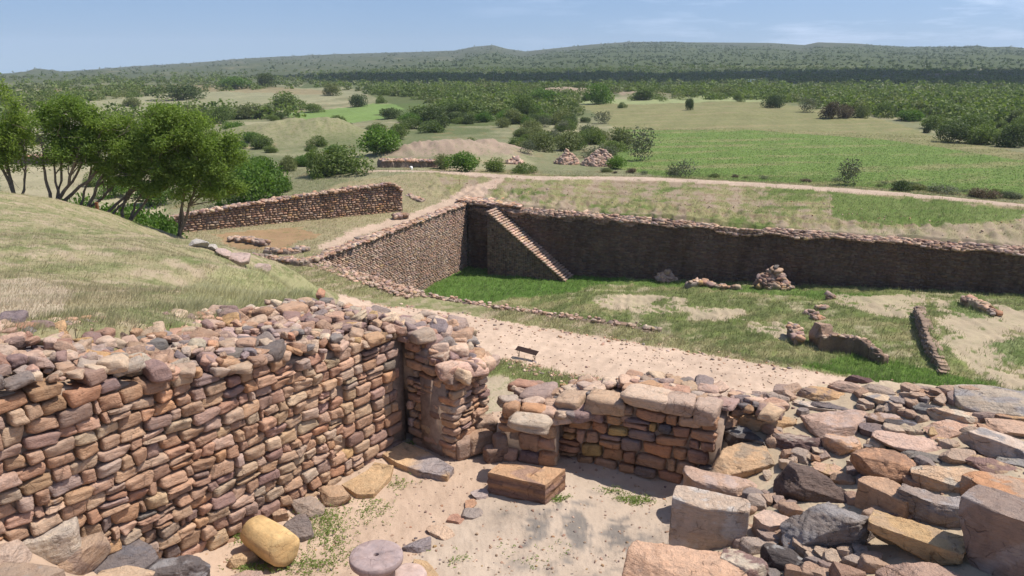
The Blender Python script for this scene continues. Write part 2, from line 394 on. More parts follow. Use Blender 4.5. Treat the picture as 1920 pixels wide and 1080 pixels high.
# fields on the plain (pixel outlines laid on the ground)
def zone(pts, c, v, a=1.0, z=None, cond=None):
    m = inpoly(wxn, wyn, WP(pts, z))
    if cond is not None: m = m & cond
    paint(m, c, v, a)
far = R > 62
fieldR = [(1085, 196), (1440, 190), (1560, 208), (1660, 222), (1750, 252), (1920, 285), (2150, 310), (2150, 415), (1920, 372), (1640, 352), (1250, 330), (1150, 310), (1190, 280), (1150, 235)]
zone(fieldR, (.235, .215, .105), .65, 1, -17.6, far)
zone([(1170, 240), (1400, 242), (1650, 256), (1920, 300), (2150, 340), (2150, 412), (1920, 368), (1640, 349), (1250, 330), (1150, 310)], (.15, .225, .055), .75, .85, -17.6, far)
paint(inpoly(gx, gy, WP(fieldR, -17.6)) * sstep(0, .8, fbm(gx * .35, gy, 16, 5, 21)), (.30, .235, .135), .5, .55)
zone([(1085, 186), (1440, 182), (1440, 192), (1090, 198)], (.27, .29, .14), .4, 1, -18, far)
zone([(540, 205), (700, 192), (830, 194), (810, 215), (640, 228), (540, 222)], (.17, .25, .07), .5, .9, -18, far)
zone([(150, 190), (420, 165), (640, 165), (700, 178), (560, 192), (400, 208), (300, 212), (160, 215)], (.29, .27, .165), .4, .8, -18, far)
zone([(60, 165), (420, 158), (640, 170), (620, 176), (300, 172), (100, 178)], RUST, .3, .4, -18, far)
zone([(0, 178), (160, 182), (150, 260), (0, 260)], PALE, .3, .5, -18, far)
zone([(0, 310), (350, 310), (330, 345), (300, 400), (0, 400)], (.36, .31, .2), .25, .8, -17.5, far)
zone([(1280, 121), (1600, 122), (1640, 128), (1280, 129)], (.34, .30, .17), .2, .9, None, far)
for zz_ in ([(1180, 172), (1300, 182), (1440, 188), (1520, 200), (1700, 222), (1760, 236), (2100, 285), (2100, 150), (1500, 148), (1100, 150), (1000, 155), (1000, 170)], [(700, 215), (760, 200), (690, 180), (700, 165), (900, 158), (1010, 160), (1080, 185), (1085, 215), (1080, 235), (800, 238)],
            [(560, 165), (800, 158), (1000, 152), (1300, 150), (2100, 150), (2100, 128), (1700, 124), (1500, 128), (1250, 124), (900, 128), (600, 142)]):
    zone(zz_, (.10, .12, .045), .9, .8, -18, far)
for bx, by, sx, sy, hh in _b:
    e = ((gx - bx) / sx) ** 2 + ((gy - by) / sy) ** 2
    if hh in (4.6, 1.5): paint(np.exp(-e * .8) * .9, (.27, .245, .14), .55)
    else: paint(sstep(1.6, .5, e + .5 * fbm(gx, gy, 6, 4, 4)), (.33, .245, .185), .35, .9)
# hillside left
left_hill = (gx < -2) & (gy < 60) & ~inpoly(gx, gy, terr_poly) & (R < 68)
gh = fbm(gx, gy, 3.5, 5, 3)
paint(left_hill, (.31, .265, .155), .5)
paint(left_hill * sstep(-.1, .6, gh), (.21, .22, .10), .7, .65)
paint(left_hill * sstep(.1, .6, fbm(gx, gy, 1.6, 5, 18)), (.38, .295, .21), .15, .7)
zone([(-200, 560), (60, 520), (140, 545), (120, 590), (0, 612), (-200, 640)], (.44, .35, .26), .2, .7)
zone([(380, 600), (640, 600), (660, 560), (600, 560), (420, 590)], (.19, .24, .08), .8, .7)
zone([(340, 560), (420, 500), (540, 515), (640, 562), (560, 570), (420, 588)], (.32, .31, .16), .6, .7)
# bank between rim and upper path
bank = (gy + .44 * gx > 99) & (gy + .44 * gx < 132) & (gx > -14) & (gx < 110)
paint(bank, (.27, .24, .12), .55)
paint(bank * sstep(-.1, .35, fbm(gx, gy, 6, 6, 8)), (.30, .225, .165), .2, .9)
paint(bank * sstep(.35, .6, fbm(gx, gy, 3, 6, 20)), (.22, .155, .10), .3, .8)
paint(bank * sstep(.2, .7, fbm(gx, gy, 10, 5, 9)), (.14, .19, .05), .85, .85)
zone([(1560, 362), (1920, 395), (1920, 410), (1700, 425), (1560, 410)], (.14, .20, .05), .8, .8, None, far)
zone([(1000, 418), (1920, 440), (1920, 470), (1400, 432), (1000, 400), (860, 378), (860, 370), (1000, 385)], (.34, .27, .19), .3, .6, -18, far)
# corridor and second terrace on the left of the reservoir
cor = inpoly(gx, gy, [(-40, 76), (-19, 72), (-6.5, 101), (-12, 118), (-24, 112)])
paint(cor, (.30, .25, .15), .45)
zone([(600, 460), (660, 430), (760, 402), (860, 368), (960, 355), (880, 385), (780, 410), (680, 440), (610, 480)], (.46, .335, .25), .08, .9, -17.9, far)
zone([(400, 440), (560, 425), (600, 440), (520, 470), (440, 470)], (.30, .17, .09), .3, .7, -17.9, far)
# upper path
pts = [(680, 318), (800, 318.5), (900, 324), (1000, 330), (1200, 331), (1350, 338.5), (1500, 347), (1700, 361), (1920, 381), (2100, 398)]
zone(pts + [(a, b + 3.6 + (a - 680) * .0018) for a, b in pts[::-1]], (.43, .325, .245), .02, 1, -15.8, far)
# lower path around the reservoir
strip = (inpoly(gx, gy, [(-26, 62), (-14, 45), (0, 36), (60, 20), (60, 36), (26, 44), (12, 53), (0, 58.5), (-8, 62.5), (-20, 75)]) & ~inpoly(gx, gy, pit_poly))
paint(strip, (.26, .235, .12), .6)
paint(strip * sstep(0, .6, gh), (.37, .29, .2), .3, .8)
zone([(640, 556), (760, 578), (870, 590), (1000, 611), (1200, 642), (1500, 692), (1700, 722), (1800, 738), (2000, 770), (2000, 900), (1400, 900), (1250, 750), (1130, 715), (900, 665), (870, 655), (760, 650), (640, 640)], SAND, .02, 1, -18, (gy > 24) & ~inpoly(gx, gy, pit_poly))
paint(inpoly(gx, gy, WP([(700, 575), (1000, 611), (1500, 692), (1800, 738), (2000, 800), (1400, 800), (1250, 750), (900, 665), (760, 650)], -18)) * (gy > 24) * sstep(.1, .8, fbm(gx, gy, 5, 6, 22)), (.42, .30, .22), .06, .7)
zone([(900, 668), (1000, 690), (1130, 712), (1275, 745), (1290, 770), (900, 770)], (.21, .225, .09), .75, .95, -18, (gy > 24))
zone([(880, 690), (960, 705), (1000, 730), (980, 790), (880, 790)], (.42, .33, .24), .25, .9, -18, (gy > 24))
# reservoir floor
pin = inpoly(gx, gy, pit_poly)
paint(pin, (.165, .18, .07), .7)
paint(pin * sstep(-.05, .6, fbm(gx, gy, 12, 5, 12)), (.27, .235, .12), .5, .85)
paint(pin * sstep(.35, .8, fbm(gx, gy, 7, 5, 19)), (.40, .33, .22), .3, .7)
paint(pin * sstep(0.3, .8, fbm(gx, gy, 5, 5, 13)), (.20, .235, .07), .6, .7)
zone([(790, 545), (880, 498), (1060, 515), (1180, 520), (1060, 550), (950, 560), (900, 580)], LUSH, .9, .9, None, pin)
zone([(900, 500), (1100, 519), (1500, 545), (1700, 560), (1700, 572), (1350, 545), (1100, 530)], (.10, .19, .03), .9, .7, None, pin)
for pz in ([(1110, 560), (1180, 552), (1280, 558), (1300, 585), (1200, 590), (1120, 575)], [(1560, 552), (1740, 556), (1720, 600), (1640, 590), (1570, 570)],
           [(1750, 556), (1960, 590), (1960, 760), (1860, 720), (1760, 640)], [(1290, 575), (1400, 580), (1380, 600), (1290, 600)], [(1400, 600), (1500, 610), (1480, 640), (1400, 625)]):
    zone(pz, (.43, .335, .24), .12, .8, None, pin & (fbm(gx, gy, 4, 5, 14) > -.35))
zone([(1780, 562), (1870, 580), (1840, 600), (1790, 590)], (.15, .2, .06), .7, .8, None, pin)
zone([(1850, 650), (1960, 620), (1960, 700), (1900, 680)], (.16, .21, .07), .7, .8, None, pin)
zone([(1500, 700), (1600, 660), (1720, 690), (1860, 720), (1800, 750), (1700, 735)], (.12, .20, .035), .85, .9, None, pin)
# terrace
tin = inpoly(gx, gy, terr_poly)
grit = tin.copy()
paint(tin, (.46, .335, .245), .0)
edge = WP([(900, 930), (800, 1010), (760, 1060), (720, 1140), (1500, 1140), (1260, 920), (1060, 880), (930, 900)], -5)
paint(tin & inpoly(wxn, wyn, edge), (.44, .35, .27), .0, .9)
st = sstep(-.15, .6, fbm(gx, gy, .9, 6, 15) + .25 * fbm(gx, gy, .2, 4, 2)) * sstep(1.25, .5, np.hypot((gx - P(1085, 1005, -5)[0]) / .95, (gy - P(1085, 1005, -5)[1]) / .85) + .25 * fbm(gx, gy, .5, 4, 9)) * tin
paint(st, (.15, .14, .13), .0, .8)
bankr = inpoly(wxn, wyn, WP([(1290, 905), (1330, 790), (1480, 760), (1600, 700), (2000, 700), (2000, 1200), (1150, 1200)], -4.6)) & tin
paint(bankr, (.44, .345, .24), .05)
paint(bankr * sstep(0, .5, fbm(gx, gy, .5, 5, 3)), (.34, .29, .21), .1, .6)
col *= (1 + .10 * fbm(gx, gy, 9, 4, 17) * (R > 40))[:, None]

mg, n, l, b = nodes('earth_and_grass')
geo = n.new('ShaderNodeNewGeometry'); v = geo.outputs['Position']
at = n.new('ShaderNodeVertexColor'); at.layer_name = 'Col'
av = n.new('ShaderNodeAttribute'); av.attribute_name = 'veg'; vg = av.outputs['Fac']
nf = noise(n, l, v, 9, 8, .7); nm = noise(n, l, v, 1.3, 8, .68); nl_ = noise(n, l, v, .16, 7, .66, .3); nx = noise(n, l, v, .035, 8, .7, .4); ng = noise(n, l, v, 70, 5, .7)
base = mixc(n, l, rng_node(n, l, nm, .3, .7), mixc(n, l, 1., at.outputs[0], (.84, .83, .81), 'MULTIPLY'), mixc(n, l, 1., at.outputs[0], (1.13, 1.13, 1.12), 'MULTIPLY'))
base = mixc(n, l, rng_node(n, l, nf, .58, .72, 0, .35), base, mixc(n, l, 1., base, (.62, .6, .58), 'MULTIPLY'))
# vegetation speckle
sp = math_(n, l, 'ADD', math_(n, l, 'MULTIPLY', nf, .45), math_(n, l, 'MULTIPLY', nm, .55))
thr = math_(n, l, 'ADD', sp, math_(n, l, 'MULTIPLY', vg, .16))
vf = rng_node(n, l, thr, .56, .66, 0, .75)
vf = math_(n, l, 'MULTIPLY', vf, rng_node(n, l, vg, .04, .3))
base = mixc(n, l, vf, base, mixc(n, l, .5, mixc(n, l, 1., at.outputs[0], (.5, .66, .38), 'MULTIPLY'), (.075, .095, .03)))
dist = n.new('ShaderNodeVectorMath'); dist.operation = 'LENGTH'; l.new(v, dist.inputs[0])
farf = rng_node(n, l, dist.outputs['Value'], 350, 900)
fs = math_(n, l, 'MULTIPLY', rng_node(n, l, math_(n, l, 'ADD', math_(n, l, 'MULTIPLY', nl_, .6), math_(n, l, 'MULTIPLY', nx, .4)), .47, .56), math_(n, l, 'MULTIPLY', farf, .75))
base = mixc(n, l, fs, base, (.052, .066, .034))
l.new(base, b.inputs['Base Color'])
p1 = bump(n, l, nm, .5, .12, b); p2 = bump(n, l, nf, .55, .025, b, p1); bump(n, l, ng, .4, .004, b, p2)
b.inputs['Specular IOR Level'].default_value = .1
ground = mesh('ground', np.stack([gx, gy, gz], -1), [q, fan], mg, col, extra={'veg': veg})
tag(ground, kind='structure')

# ------------------------------------------------------------------ stones
def cube_template(nn):
    """unit cube grid, welded"""
    vs = {}; F_ = []
    def vid(p):
        k = tuple(np.round(p, 5))
        if k not in vs: vs[k] = len(vs)
        return vs[k]
    t = np.linspace(-1, 1, nn + 1)
    for ax in range(3):
        for s in (-1, 1):
            a, b_ = (ax + 1) % 3, (ax + 2) % 3
            for i in range(nn):
                for j in range(nn):
                    c = []
                    for u, w in ((i, j), (i + 1, j), (i + 1, j + 1), (i, j + 1)):
                        p = [0, 0, 0]; p[ax] = s; p[a] = t[u]; p[b_] = t[w]; c.append(vid(p))
                    F_.append(c if s > 0 else c[::-1])
    return np.array(list(vs.keys())), np.array(F_)
TM = {k: cube_template(k) for k in (1, 2, 3, 5, 7)}
def stone_batch(C, D, Rm, colr, tm=5, ex=5.0, jit=.16, rough=.05, r=rng):
    """C (n,3) centres, D (n,3) half sizes, Rm (n,3,3) rotations (columns = local axes)"""
    V0, F0 = TM[tm]; n = len(C); k = len(V0)
    if tm > 1:
        nrm = (np.abs(V0) ** ex).sum(1) ** (1 / ex); U = V0 / nrm[:, None]
    else: U = V0
    L = np.repeat(U[None], n, 0)                         # n,k,3
    cor = r.uniform(-jit, jit, (n, 8, 3))
    w = np.ones((k, 8))
    for c in range(8):
        for a in range(3):
            s = 1 if (c >> a) & 1 else -1
            w[:, c] *= (1 + s * V0[:, a]) / 2
    L = L + np.einsum('kc,ncx->nkx', w, cor)
    if rough > 0 and tm > 2:
        nd = U / np.linalg.norm(U, axis=1)[:, None]
        d = np.zeros((n, k))
        for o in range(7):
            f = r.uniform(1.2, 2.4, (n, 1, 1)) * (1.45 ** o)
            kv = r.normal(size=(n, 1, 3)); kv /= np.linalg.norm(kv, axis=2, keepdims=True)
            d += np.sin((L * kv * f).sum(2) * 2.0 + r.uniform(0, 6.28, (n, 1))) / (1.3 ** o)
        L = L + (d * rough)[:, :, None] * nd[None]
    L = L * D[:, None, :]
    W = np.einsum('nij,nkj->nki', Rm, L) + C[:, None, :]
    Fc = (F0[None] + (np.arange(n) * k)[:, None, None]).reshape(-1, 4)
    cc = np.repeat(colr, k, 0)
    return W.reshape(-1, 3), Fc, cc
def join(parts):
    V, Fq, Cc = [], [], []; o = 0
    for v_, f_, c_ in parts:
        V.append(v_); Fq.append(f_ + o); Cc.append(c_); o += len(v_)
    return np.concatenate(V), np.concatenate(Fq), np.concatenate(Cc)
PAL = np.array([(.40, .25, .17), (.44, .29, .20), (.36, .21, .135), (.47, .34, .25), (.33, .20, .14), (.42, .23, .13), (.30, .21, .18), (.25, .175, .16), (.19, .16, .16), (.50, .38, .28), (.46, .30, .13), (.13, .12, .125), (.38, .30, .25), (.22, .14, .13)])
PW = np.array([19, 19, 16, 13, 9, 6, 8, 3, 2, 4, 1.2, 1.2, 5, 2.]); PW /= PW.sum()
PWT = np.array([9, 11, 7, 14, 5, 5, 9, 6, 6, 12, 2, 4, 10, 5.]); PWT /= PWT.sum()
GREYW = WARM = None
def pick(n, w=PW, s=1.0, r=rng):
    c = PAL[r.choice(len(PAL), n, p=w)]
    if w is GREYW: c = c * .5 + .5 * np.array((.31, .24, .19))
    if w is PW: c = c * .72 + .28 * np.array((.42, .275, .18))
    if w is PWT: c = c * .8 + .2 * np.array((.40, .30, .23))
    if w is WARM: c = c * .65 + .35 * np.array((.40, .27, .18))
    c = c * r.uniform(.85, 1.18, (n, 1)) * s
    return np.clip(c * r.uniform(.95, 1.05, (n, 3)), 0, 1)
def frame(t, nv, tilt=None, n=1, r=rng, rot=.04):
    """local x along wall, y into wall, z up"""
    t = np.array([t[0], t[1], 0.]); nv = np.array([nv[0], nv[1], 0.]); up = np.array([0, 0, 1.])
    a = r.normal(0, rot, n); c, s = np.cos(a)[:, None], np.sin(a)[:, None]
    ex = c * t + s * up; ez = -s * t + c * up
    ey = np.repeat(-nv[None], n, 0)
    return np.stack([ex, ey, ez], -1)
def rotm(yaw, tilt, az_):
    """stack of rotations: yaw about z then tilt about horizontal axis az_"""
    c, s = np.cos(yaw), np.sin(yaw); n = len(yaw)
    Z = np.zeros((n, 3, 3)); Z[:, 0, 0] = c; Z[:, 0, 1] = -s; Z[:, 1, 0] = s; Z[:, 1, 1] = c; Z[:, 2, 2] = 1
    k = np.stack([np.cos(az_), np.sin(az_), 0 * az_], -1)
    K = np.zeros((n, 3, 3)); K[:, 0, 1] = -k[:, 2]; K[:, 0, 2] = k[:, 1]; K[:, 1, 0] = k[:, 2]; K[:, 1, 2] = -k[:, 0]; K[:, 2, 0] = -k[:, 1]; K[:, 2, 1] = k[:, 0]
    Rr = np.eye(3)[None] + np.sin(tilt)[:, None, None] * K + (1 - np.cos(tilt))[:, None, None] * (K @ K)
    return Rr @ Z

def masonry(a, b_, zb, zt, ch=.13, sl=(.16, .36), dep=.12, tm=5, gap=.012, prot=.02, rag=.5, cw=PW, sc=1., batter=0., ex=5., jit=.14, rough=.05, seed=1, rot=.03, wob=0.):
    """stones of one wall face from a to b; the side to the right of a->b is the open side... normal given by right hand"""
    r = np.random.default_rng(seed)
    a = np.array(a, float); b_ = np.array(b_, float); L = np.linalg.norm(b_ - a); t = (b_ - a) / L; nv = np.array([t[1], -t[0]])
    fz = lambda f, s: f(s / L) if callable(f) else f
    z0 = min(fz(zb, s) for s in np.linspace(0, L, 30)); z1 = max(fz(zt, s) for s in np.linspace(0, L, 30))
    C, D = [], []
    z = z0
    while z < z1:
        hgt = ch * r.uniform(.82, 1.2)
        s = -r.uniform(0, sl[0])
        while s < L:
            w = r.uniform(*sl) * (1 if r.random() > .15 else .5)
            c = s + w / 2
            if 0 <= c <= L:
                top = fz(zt, c) + r.uniform(-rag, rag) * ch; bot = fz(zb, c)
                if z + hgt * .5 < top and z + hgt > bot:
                    x0, x1 = max(s, -.02), min(s + w, L + .02)
                    hh = hgt
                    if tm > 2 and r.random() < .1 and w > .14:
                        h1 = hgt * r.uniform(.4, .6)
                        for zz, h2 in ((z, h1), (z + h1, hgt - h1)):
                            C.append(((x0 + x1) / 2, zz + h2 / 2)); D.append(((x1 - x0) / 2 - gap / 2, h2 / 2 - gap / 2))
                    else:
                        C.append(((x0 + x1) / 2, z + hh / 2 + r.uniform(-.1, .1) * gap * 2)); D.append((max(.02, (x1 - x0) / 2 - gap / 2), hh / 2 - gap / 2 * r.uniform(.6, 1.6)))
            s += w
        z += hgt
    C = np.array(C); D = np.array(D); n_ = len(C)
    pr = r.uniform(0, prot, n_) - prot / 2
    off = pr - dep - batter * (C[:, 1] - z0) + wob * np.sin(C[:, 0] * 1.7 + C[:, 1])
    xy = a[None] + t[None] * C[:, :1] + nv[None] * off[:, None]
    CC = np.column_stack([xy, C[:, 1]]); DD = np.column_stack([D[:, 0], np.full(n_, dep), D[:, 1]])
    return stone_batch(CC, DD, frame(t, nv, n=n_, r=r, rot=rot), pick(n_, cw, sc, r), tm, ex, jit, rough, r)
def core(a, b_, zb, zt, thick, inset=.05, seg=40, batter=0.):
    """mortar body behind the stones (closed prism following the top profile)"""
    a = np.array(a, float); b_ = np.array(b_, float); L = np.linalg.norm(b_ - a); t = (b_ - a) / L; nv = np.array([t[1], -t[0]])
    fz = lambda f, s: f(s) if callable(f) else f
    V = []
    for i in range(seg + 1):
        s = i / seg; p = a + t * L * s
        top = fz(zt, s) - .04; bot = fz(zb, s) - .3
        f0 = p - nv * (inset); f1 = p - nv * (inset + batter * (top - bot)); k0 = p - nv * thick
        V += [(*f0, bot), (*f1, top), (*k0, top), (*k0, bot)]
    F_ = []
    for i in range(seg):
        o = i * 4
        for j in range(4):
            F_.append((o + j, o + (j + 1) % 4, o + 4 + (j + 1) % 4, o + 4 + j))
    F_.append((0, 3, 2, 1)); o = seg * 4; F_.append((o, o + 1, o + 2, o + 3))
    V = np.array(V); return V, np.array(F_)[:, ::-1], np.tile((.3, .2, .15), (len(V), 1))
def rubble(n_, fpos, size=(.08, .2), flat=.55, tm=5, cw=PWT, sc=1., seed=2, tilt=.3, ex=5.2, jit=.3, rough=.045):
    """loose angular stones; fpos(r,n)->(n,3) resting points"""
    r = np.random.default_rng(seed)
    Pn = fpos(r, n_); n_ = len(Pn)
    s = r.uniform(size[0], size[1], n_) * r.uniform(.8, 1.2, n_)
    D = np.stack([s * r.uniform(.8, 1.25, n_), s * r.uniform(.6, 1.0, n_), s * flat * r.uniform(.7, 1.3, n_)], -1)
    Cc = Pn.copy(); Cc[:, 2] += D[:, 2] * .35
    return stone_batch(Cc, D, rotm(r.uniform(0, 6.28, n_), r.normal(0, tilt, n_), r.uniform(0, 6.28, n_)), pick(n_, cw, sc, r), tm, ex, jit, rough, r)
def wall_thing(name, label, cat, a, b_, faces, coping, body, group=None, mat=M_STONE, mud=M_MUD, copname='coping'):
    loc = (float((a[0] + b_[0]) / 2), float((a[1] + b_[1]) / 2), float(body[0][:, 2].min()))
    t = tag(empty(name, loc), label, cat, group)
    kids = [('masonry_face', join(faces), mat), ('mortar_core', body, mud)]
    if coping is not None: kids.append((copname, coping, mat))
    for nm_, (v_, f_, c_), mt in kids:
        o = mesh(nm_, v_, [f_], mt, c_, t, smooth=True, loc=loc); o.location = (0, 0, 0)
    return t

# ------------------------------------------------------------------ near walls
WA = np.array([-3.15, 7.22]); WB = np.array([-1.47, 9.69])
wt = (WB - WA) / np.linalg.norm(WB - WA); wnv = np.array([wt[1], -wt[0]])
W0 = WA - wt * 3.4; LW = np.linalg.norm(WB - W0)
def lw_top(f):
    s = f * LW                                            # metres from W0
    return np.interp(s, [0, 1.77, 2.5, 3.4, 5.05, 5.5, 6.4], [-2.05, -2.46, -2.66, -2.92, -3.22, -3.28, -3.38])
def lw_bot(f): return np.interp(f * LW, [0, 1.7, 2.4, 3.4, 7], [-4.3, -4.3, -4.75, -5.08, -5.08])
big = masonry(W0, W0 + wt * 5.35, lambda f: lw_bot(f * 5.35 / LW), lambda f: lw_top(f * 5.35 / LW) - .05, .132, (.12, .30), .14, 7, .014, .045, .5, seed=21, rot=.055, wob=.01, jit=.25, rough=.03, ex=10)
sq = masonry(W0 + wt * 5.35, WB, -5.06, -3.34, .14, (.16, .34), .14, 7, .016, .035, .35, seed=22, rot=.02, sc=1.06, ex=8, jit=.1, rough=.02)
r_ = np.random.default_rng(3)
def cap_pos(r, n_):
    s = r.uniform(0, LW + .15, n_); d = r.uniform(.0, 1.6, n_)
    p = W0[None] + wt * s[:, None] - wnv * d[:, None]
    z = lw_top(s / LW) + .02 + .11 * d + .04 * np.sin(s * 5 + d * 3)
    return np.column_stack([p, z])
def grid_cap(a, t, nv, L, wid, ztop, cell, seed, drop=.0):
    def f(r, n_):
        out = []
        s = cell * .3
        while s < L:
            d = cell * .4
            while d < wid:
                ss = s + r.uniform(-.35, .35) * cell; dd = d + r.uniform(-.35, .35) * cell
                p = a + t * ss - nv * dd
                out.append((p[0], p[1], ztop(ss, dd) + r.uniform(-.02, .03)))
                d += cell
            s += cell
        return np.array(out)
    return f
capf = grid_cap(W0, wt, wnv, LW + .1, 1.6, lambda s, d: lw_top(s / LW) - .03 + .11 * d + .035 * math.sin(s * 3 + d * 4), .165, 1)
cap1 = rubble(0, capf, (.065, .14), .44, 7, seed=31, tilt=.28, sc=.95)
cap2 = rubble(420, cap_pos, (.03, .075), .6, 5, seed=32, tilt=.4, sc=1.1)
body = core(W0 - wt * .3, WB + wt * .15, -5.3, lambda f: lw_top(f) - .05, 1.6, .085)
wall_thing('stone_wall', 'long brown rubble stone wall holding back the grassy hillside', 'wall', W0, WB, [big, sq], join([cap1, cap2]), body)

# corner pier with a shaded face and a sunlit end
def zt_p1(f): return np.interp(f, [0, .3, .55, .75, 1], [-3.50, -3.52, -3.70, -3.84, -3.90])
pA = PY(772, 700, 9.72)[:2]; pB = PY(850, 740, 9.30)[:2]
pA = np.array([-1.42, 9.82]); pB = np.array([-.74, 9.28])
pt = (pB - pA) / np.linalg.norm(pB - pA); pn = np.array([pt[1], -pt[0]])
qd = np.array([.62, .79]); qC = pB + qd * .78
f1 = masonry(pA, pB, -5.05, zt_p1, .115, (.14, .36), .12, 7, .013, .035, .2, seed=41, ex=5)
f2 = masonry(pB - qd * .02, qC, lambda f: -4.98 + .55 * f, lambda f: -3.86 + .05 * f, .105, (.14, .3), .12, 7, .014, .06, .3, seed=42, sc=1.08)
b1 = core(pA - pt * .25, pB - pt * .17, -5.3, lambda f: zt_p1(f) - .03, .8, .13)
b2 = core(pB, qC, -5.6, -3.94, .6, .14)
def cap_p(r, n_):
    u = r.uniform(-.25, 1, n_); w = r.uniform(0, 1, n_)
    p = pA + (pB - pA) * u[:, None] + qd * (w * .8)[:, None]
    z = np.interp(u, [-.3, .3, .55, .75, 1], [-3.50, -3.52, -3.70, -3.86, -3.92]) + .05 * np.abs(np.sin(w * 7 + u * 5))
    return np.column_stack([p, z])
cp = rubble(95, cap_p, (.07, .16), .5, 7, seed=43, tilt=.25, sc=1.05)
wall_thing('corner_pier', 'broken stone pier ending the long wall, one face in shade', 'pier', pA, qC, [f1, f2], cp, join([b1, b2]))
# tumbled rubble just behind the corner
def rub_b(r, n_):
    px = r.uniform(640, 905, n_); y0 = np.interp(px, [640, 690, 760, 800, 850, 905], [598, 585, 598, 622, 648, 690]); y1 = np.interp(px, [640, 700, 770, 850, 905], [628, 622, 640, 680, 700])
    py = y0 + r.uniform(0, 1, n_) * (y1 - y0)
    zt_ = np.interp(px, [640, 760, 850, 905], [-3.42, -3.52, -3.75, -3.9])
    return np.array([P(a, b_, c) for a, b_, c in zip(px, py, zt_)])
rb_ = rubble(190, rub_b, (.06, .15), .5, 7, seed=44, tilt=.35, sc=1.08)
rv = PY(770, 600, 11.2)
hb = []
for k, (px, py, sx, sy) in enumerate([(690, 612, .75, .5), (760, 622, .6, .35)]):
    zz = np.interp(px, [640, 760, 850, 905], [-3.42, -3.52, -3.75, -3.9]); c = P(px, py, zz)
    hb.append(stone_batch(np.array([[c[0], c[1] + .12, zz - .42]]), np.array([[sx * .8, sy * .8, .4]]), rotm(np.array([-.5]), np.array([.0]), np.array([0.])), np.array([[.36, .26, .19]]), 7, 4, .1, .02))
loc = (-1.2, 10.6, -4.5)
t = tag(empty('rubble_heap', loc), 'tumbled mixed rubble spilling behind the wall corner beside the pale path', 'rubble')
v_, f_, c_ = rb_; o = mesh('loose_stones', v_, [f_], M_STONE, c_, t, loc=loc); o.location = (0, 0, 0)
v_, f_, c_ = join(hb); o = mesh('earth_core', v_, [f_], M_MUD, c_, t, loc=loc); o.location = (0, 0, 0)

# low broken step between the pier and the gate pillar
def thing_stones(name, label, cat, parts, mat=M_ROCK, group=None, loc=None):
    v_, f_, c_ = join(parts)
    loc = loc or (float(v_[:, 0].mean()), float(v_[:, 1].mean()), float(v_[:, 2].min()))
    return tag(mesh(name, v_, [f_], mat, c_, None, loc=loc), label, cat, group)
def blocks(lst, seed, jit=.14, rough=.05, ex=4.5):
    """lst: (px,py,z, half x, half y, half z, yaw, colour)"""
    r = np.random.default_rng(seed); out = []
    for px, py, z, a, b_, c, yaw, cl in lst:
        p = P(px, py, z)
        out.append(stone_batch(np.array([[p[0], p[1], z]]), np.array([[a, b_, c]]), rotm(np.array([yaw]), r.normal(0, .05, 1), r.uniform(0, 6, 1)), np.array([cl]), 7, ex, jit, rough, r))
    return out
TANC = (.42, .28, .18)
thing_stones('broken_step', 'low broken brown stone step in the gap beside the pier foot', 'step',
    blocks([(900, 826, -4.86, .19, .14, .13, .5, (.38, .25, .17)), (880, 806, -4.84, .15, .12, .13, .4, (.42, .29, .21)), (908, 798, -4.8, .15, .12, .12, .2, (.45, .33, .25)),
            (925, 852, -4.93, .13, .1, .12, .3, (.3, .2, .15)), (868, 838, -4.88, .12, .1, .12, .6, (.36, .25, .19)), (850, 835, -4.93, .13, .08, .1, .8, (.10, .085, .08)), (938, 835, -4.82, .1, .1, .15, .2, (.30, .21, .16))], 51, .2, .045, 8))

# gate pillar and the shaded cross wall
cA = np.array([-.16, 9.30]); cB = np.array([.56, 9.12]); ct = (cB - cA) / np.linalg.norm(cB - cA); cn = np.array([ct[1], -ct[0]])
g1 = masonry(cA, cB, -5.04, -4.30, .2, (.26, .52), .12, 7, .014, .03, .1, seed=61, ex=4.5, jit=.18, sc=1.02, cw=np.array([18, 9, 14, 3, 8, 14, 6, 2, 1, 2, 6, 0, 2, 1]) / 86)
g1b = masonry(cB, cB - cn * .5, -5.04, -4.30, .2, (.2, .45), .12, 7, .014, .04, .1, seed=62, ex=4.5, jit=.2)
def cap_g(r, n_):
    s = r.uniform(.0, 1.9, n_); d = r.uniform(.12, 1.15, n_)
    p = cA + ct * s[:, None] - cn * d[:, None]
    return np.column_stack([p, np.full(n_, -4.33) + .04 * np.sin(s * 5 + d * 3)])
cg = rubble(34, cap_g, (.11, .2), .38, 7, seed=63, tilt=.16, cw=PWT, sc=1.0); cg2 = rubble(70, cap_g, (.04, .08), .5, 5, seed=64)
cap_b = blocks([(995, 792, -4.28, .26, .16, .075, -.2, (.46, .37, .28)), (1092, 806, -4.27, .2, .13, .08, -.25, (.52, .34, .22))], 65, .14, .05)
cap_b = [cap_b[0]] + blocks([(1085, 818, -4.29, .19, .15, .07, -.2, (.50, .33, .22))], 66)
gb = core(cA, cB, -5.3, -4.36, .55, .08)
wall_thing('gate_pillar', 'short square pillar of large brown stones behind the carved ochre block', 'pillar', cA, cB, [g1, g1b], join([cg, cg2, cap_b[0]]), gb)
dA = np.array([.60, 9.34]); dB = np.array([2.42, 8.56]); dt = (dB - dA) / np.linalg.norm(dB - dA); dn = np.array([dt[1], -dt[0]])
LD_ = np.linalg.norm(dB - dA)
def cw_top(f): return np.interp(f, [0, .12, .3, .42, .6, .85, 1], [-4.22, -4.14, -4.08, -3.98, -3.94, -3.96, -4.02])
CWW = np.array([18, 8, 16, 2, 10, 14, 8, 4, 2, 1, 12, 2, 1, 2.]); CWW /= CWW.sum()
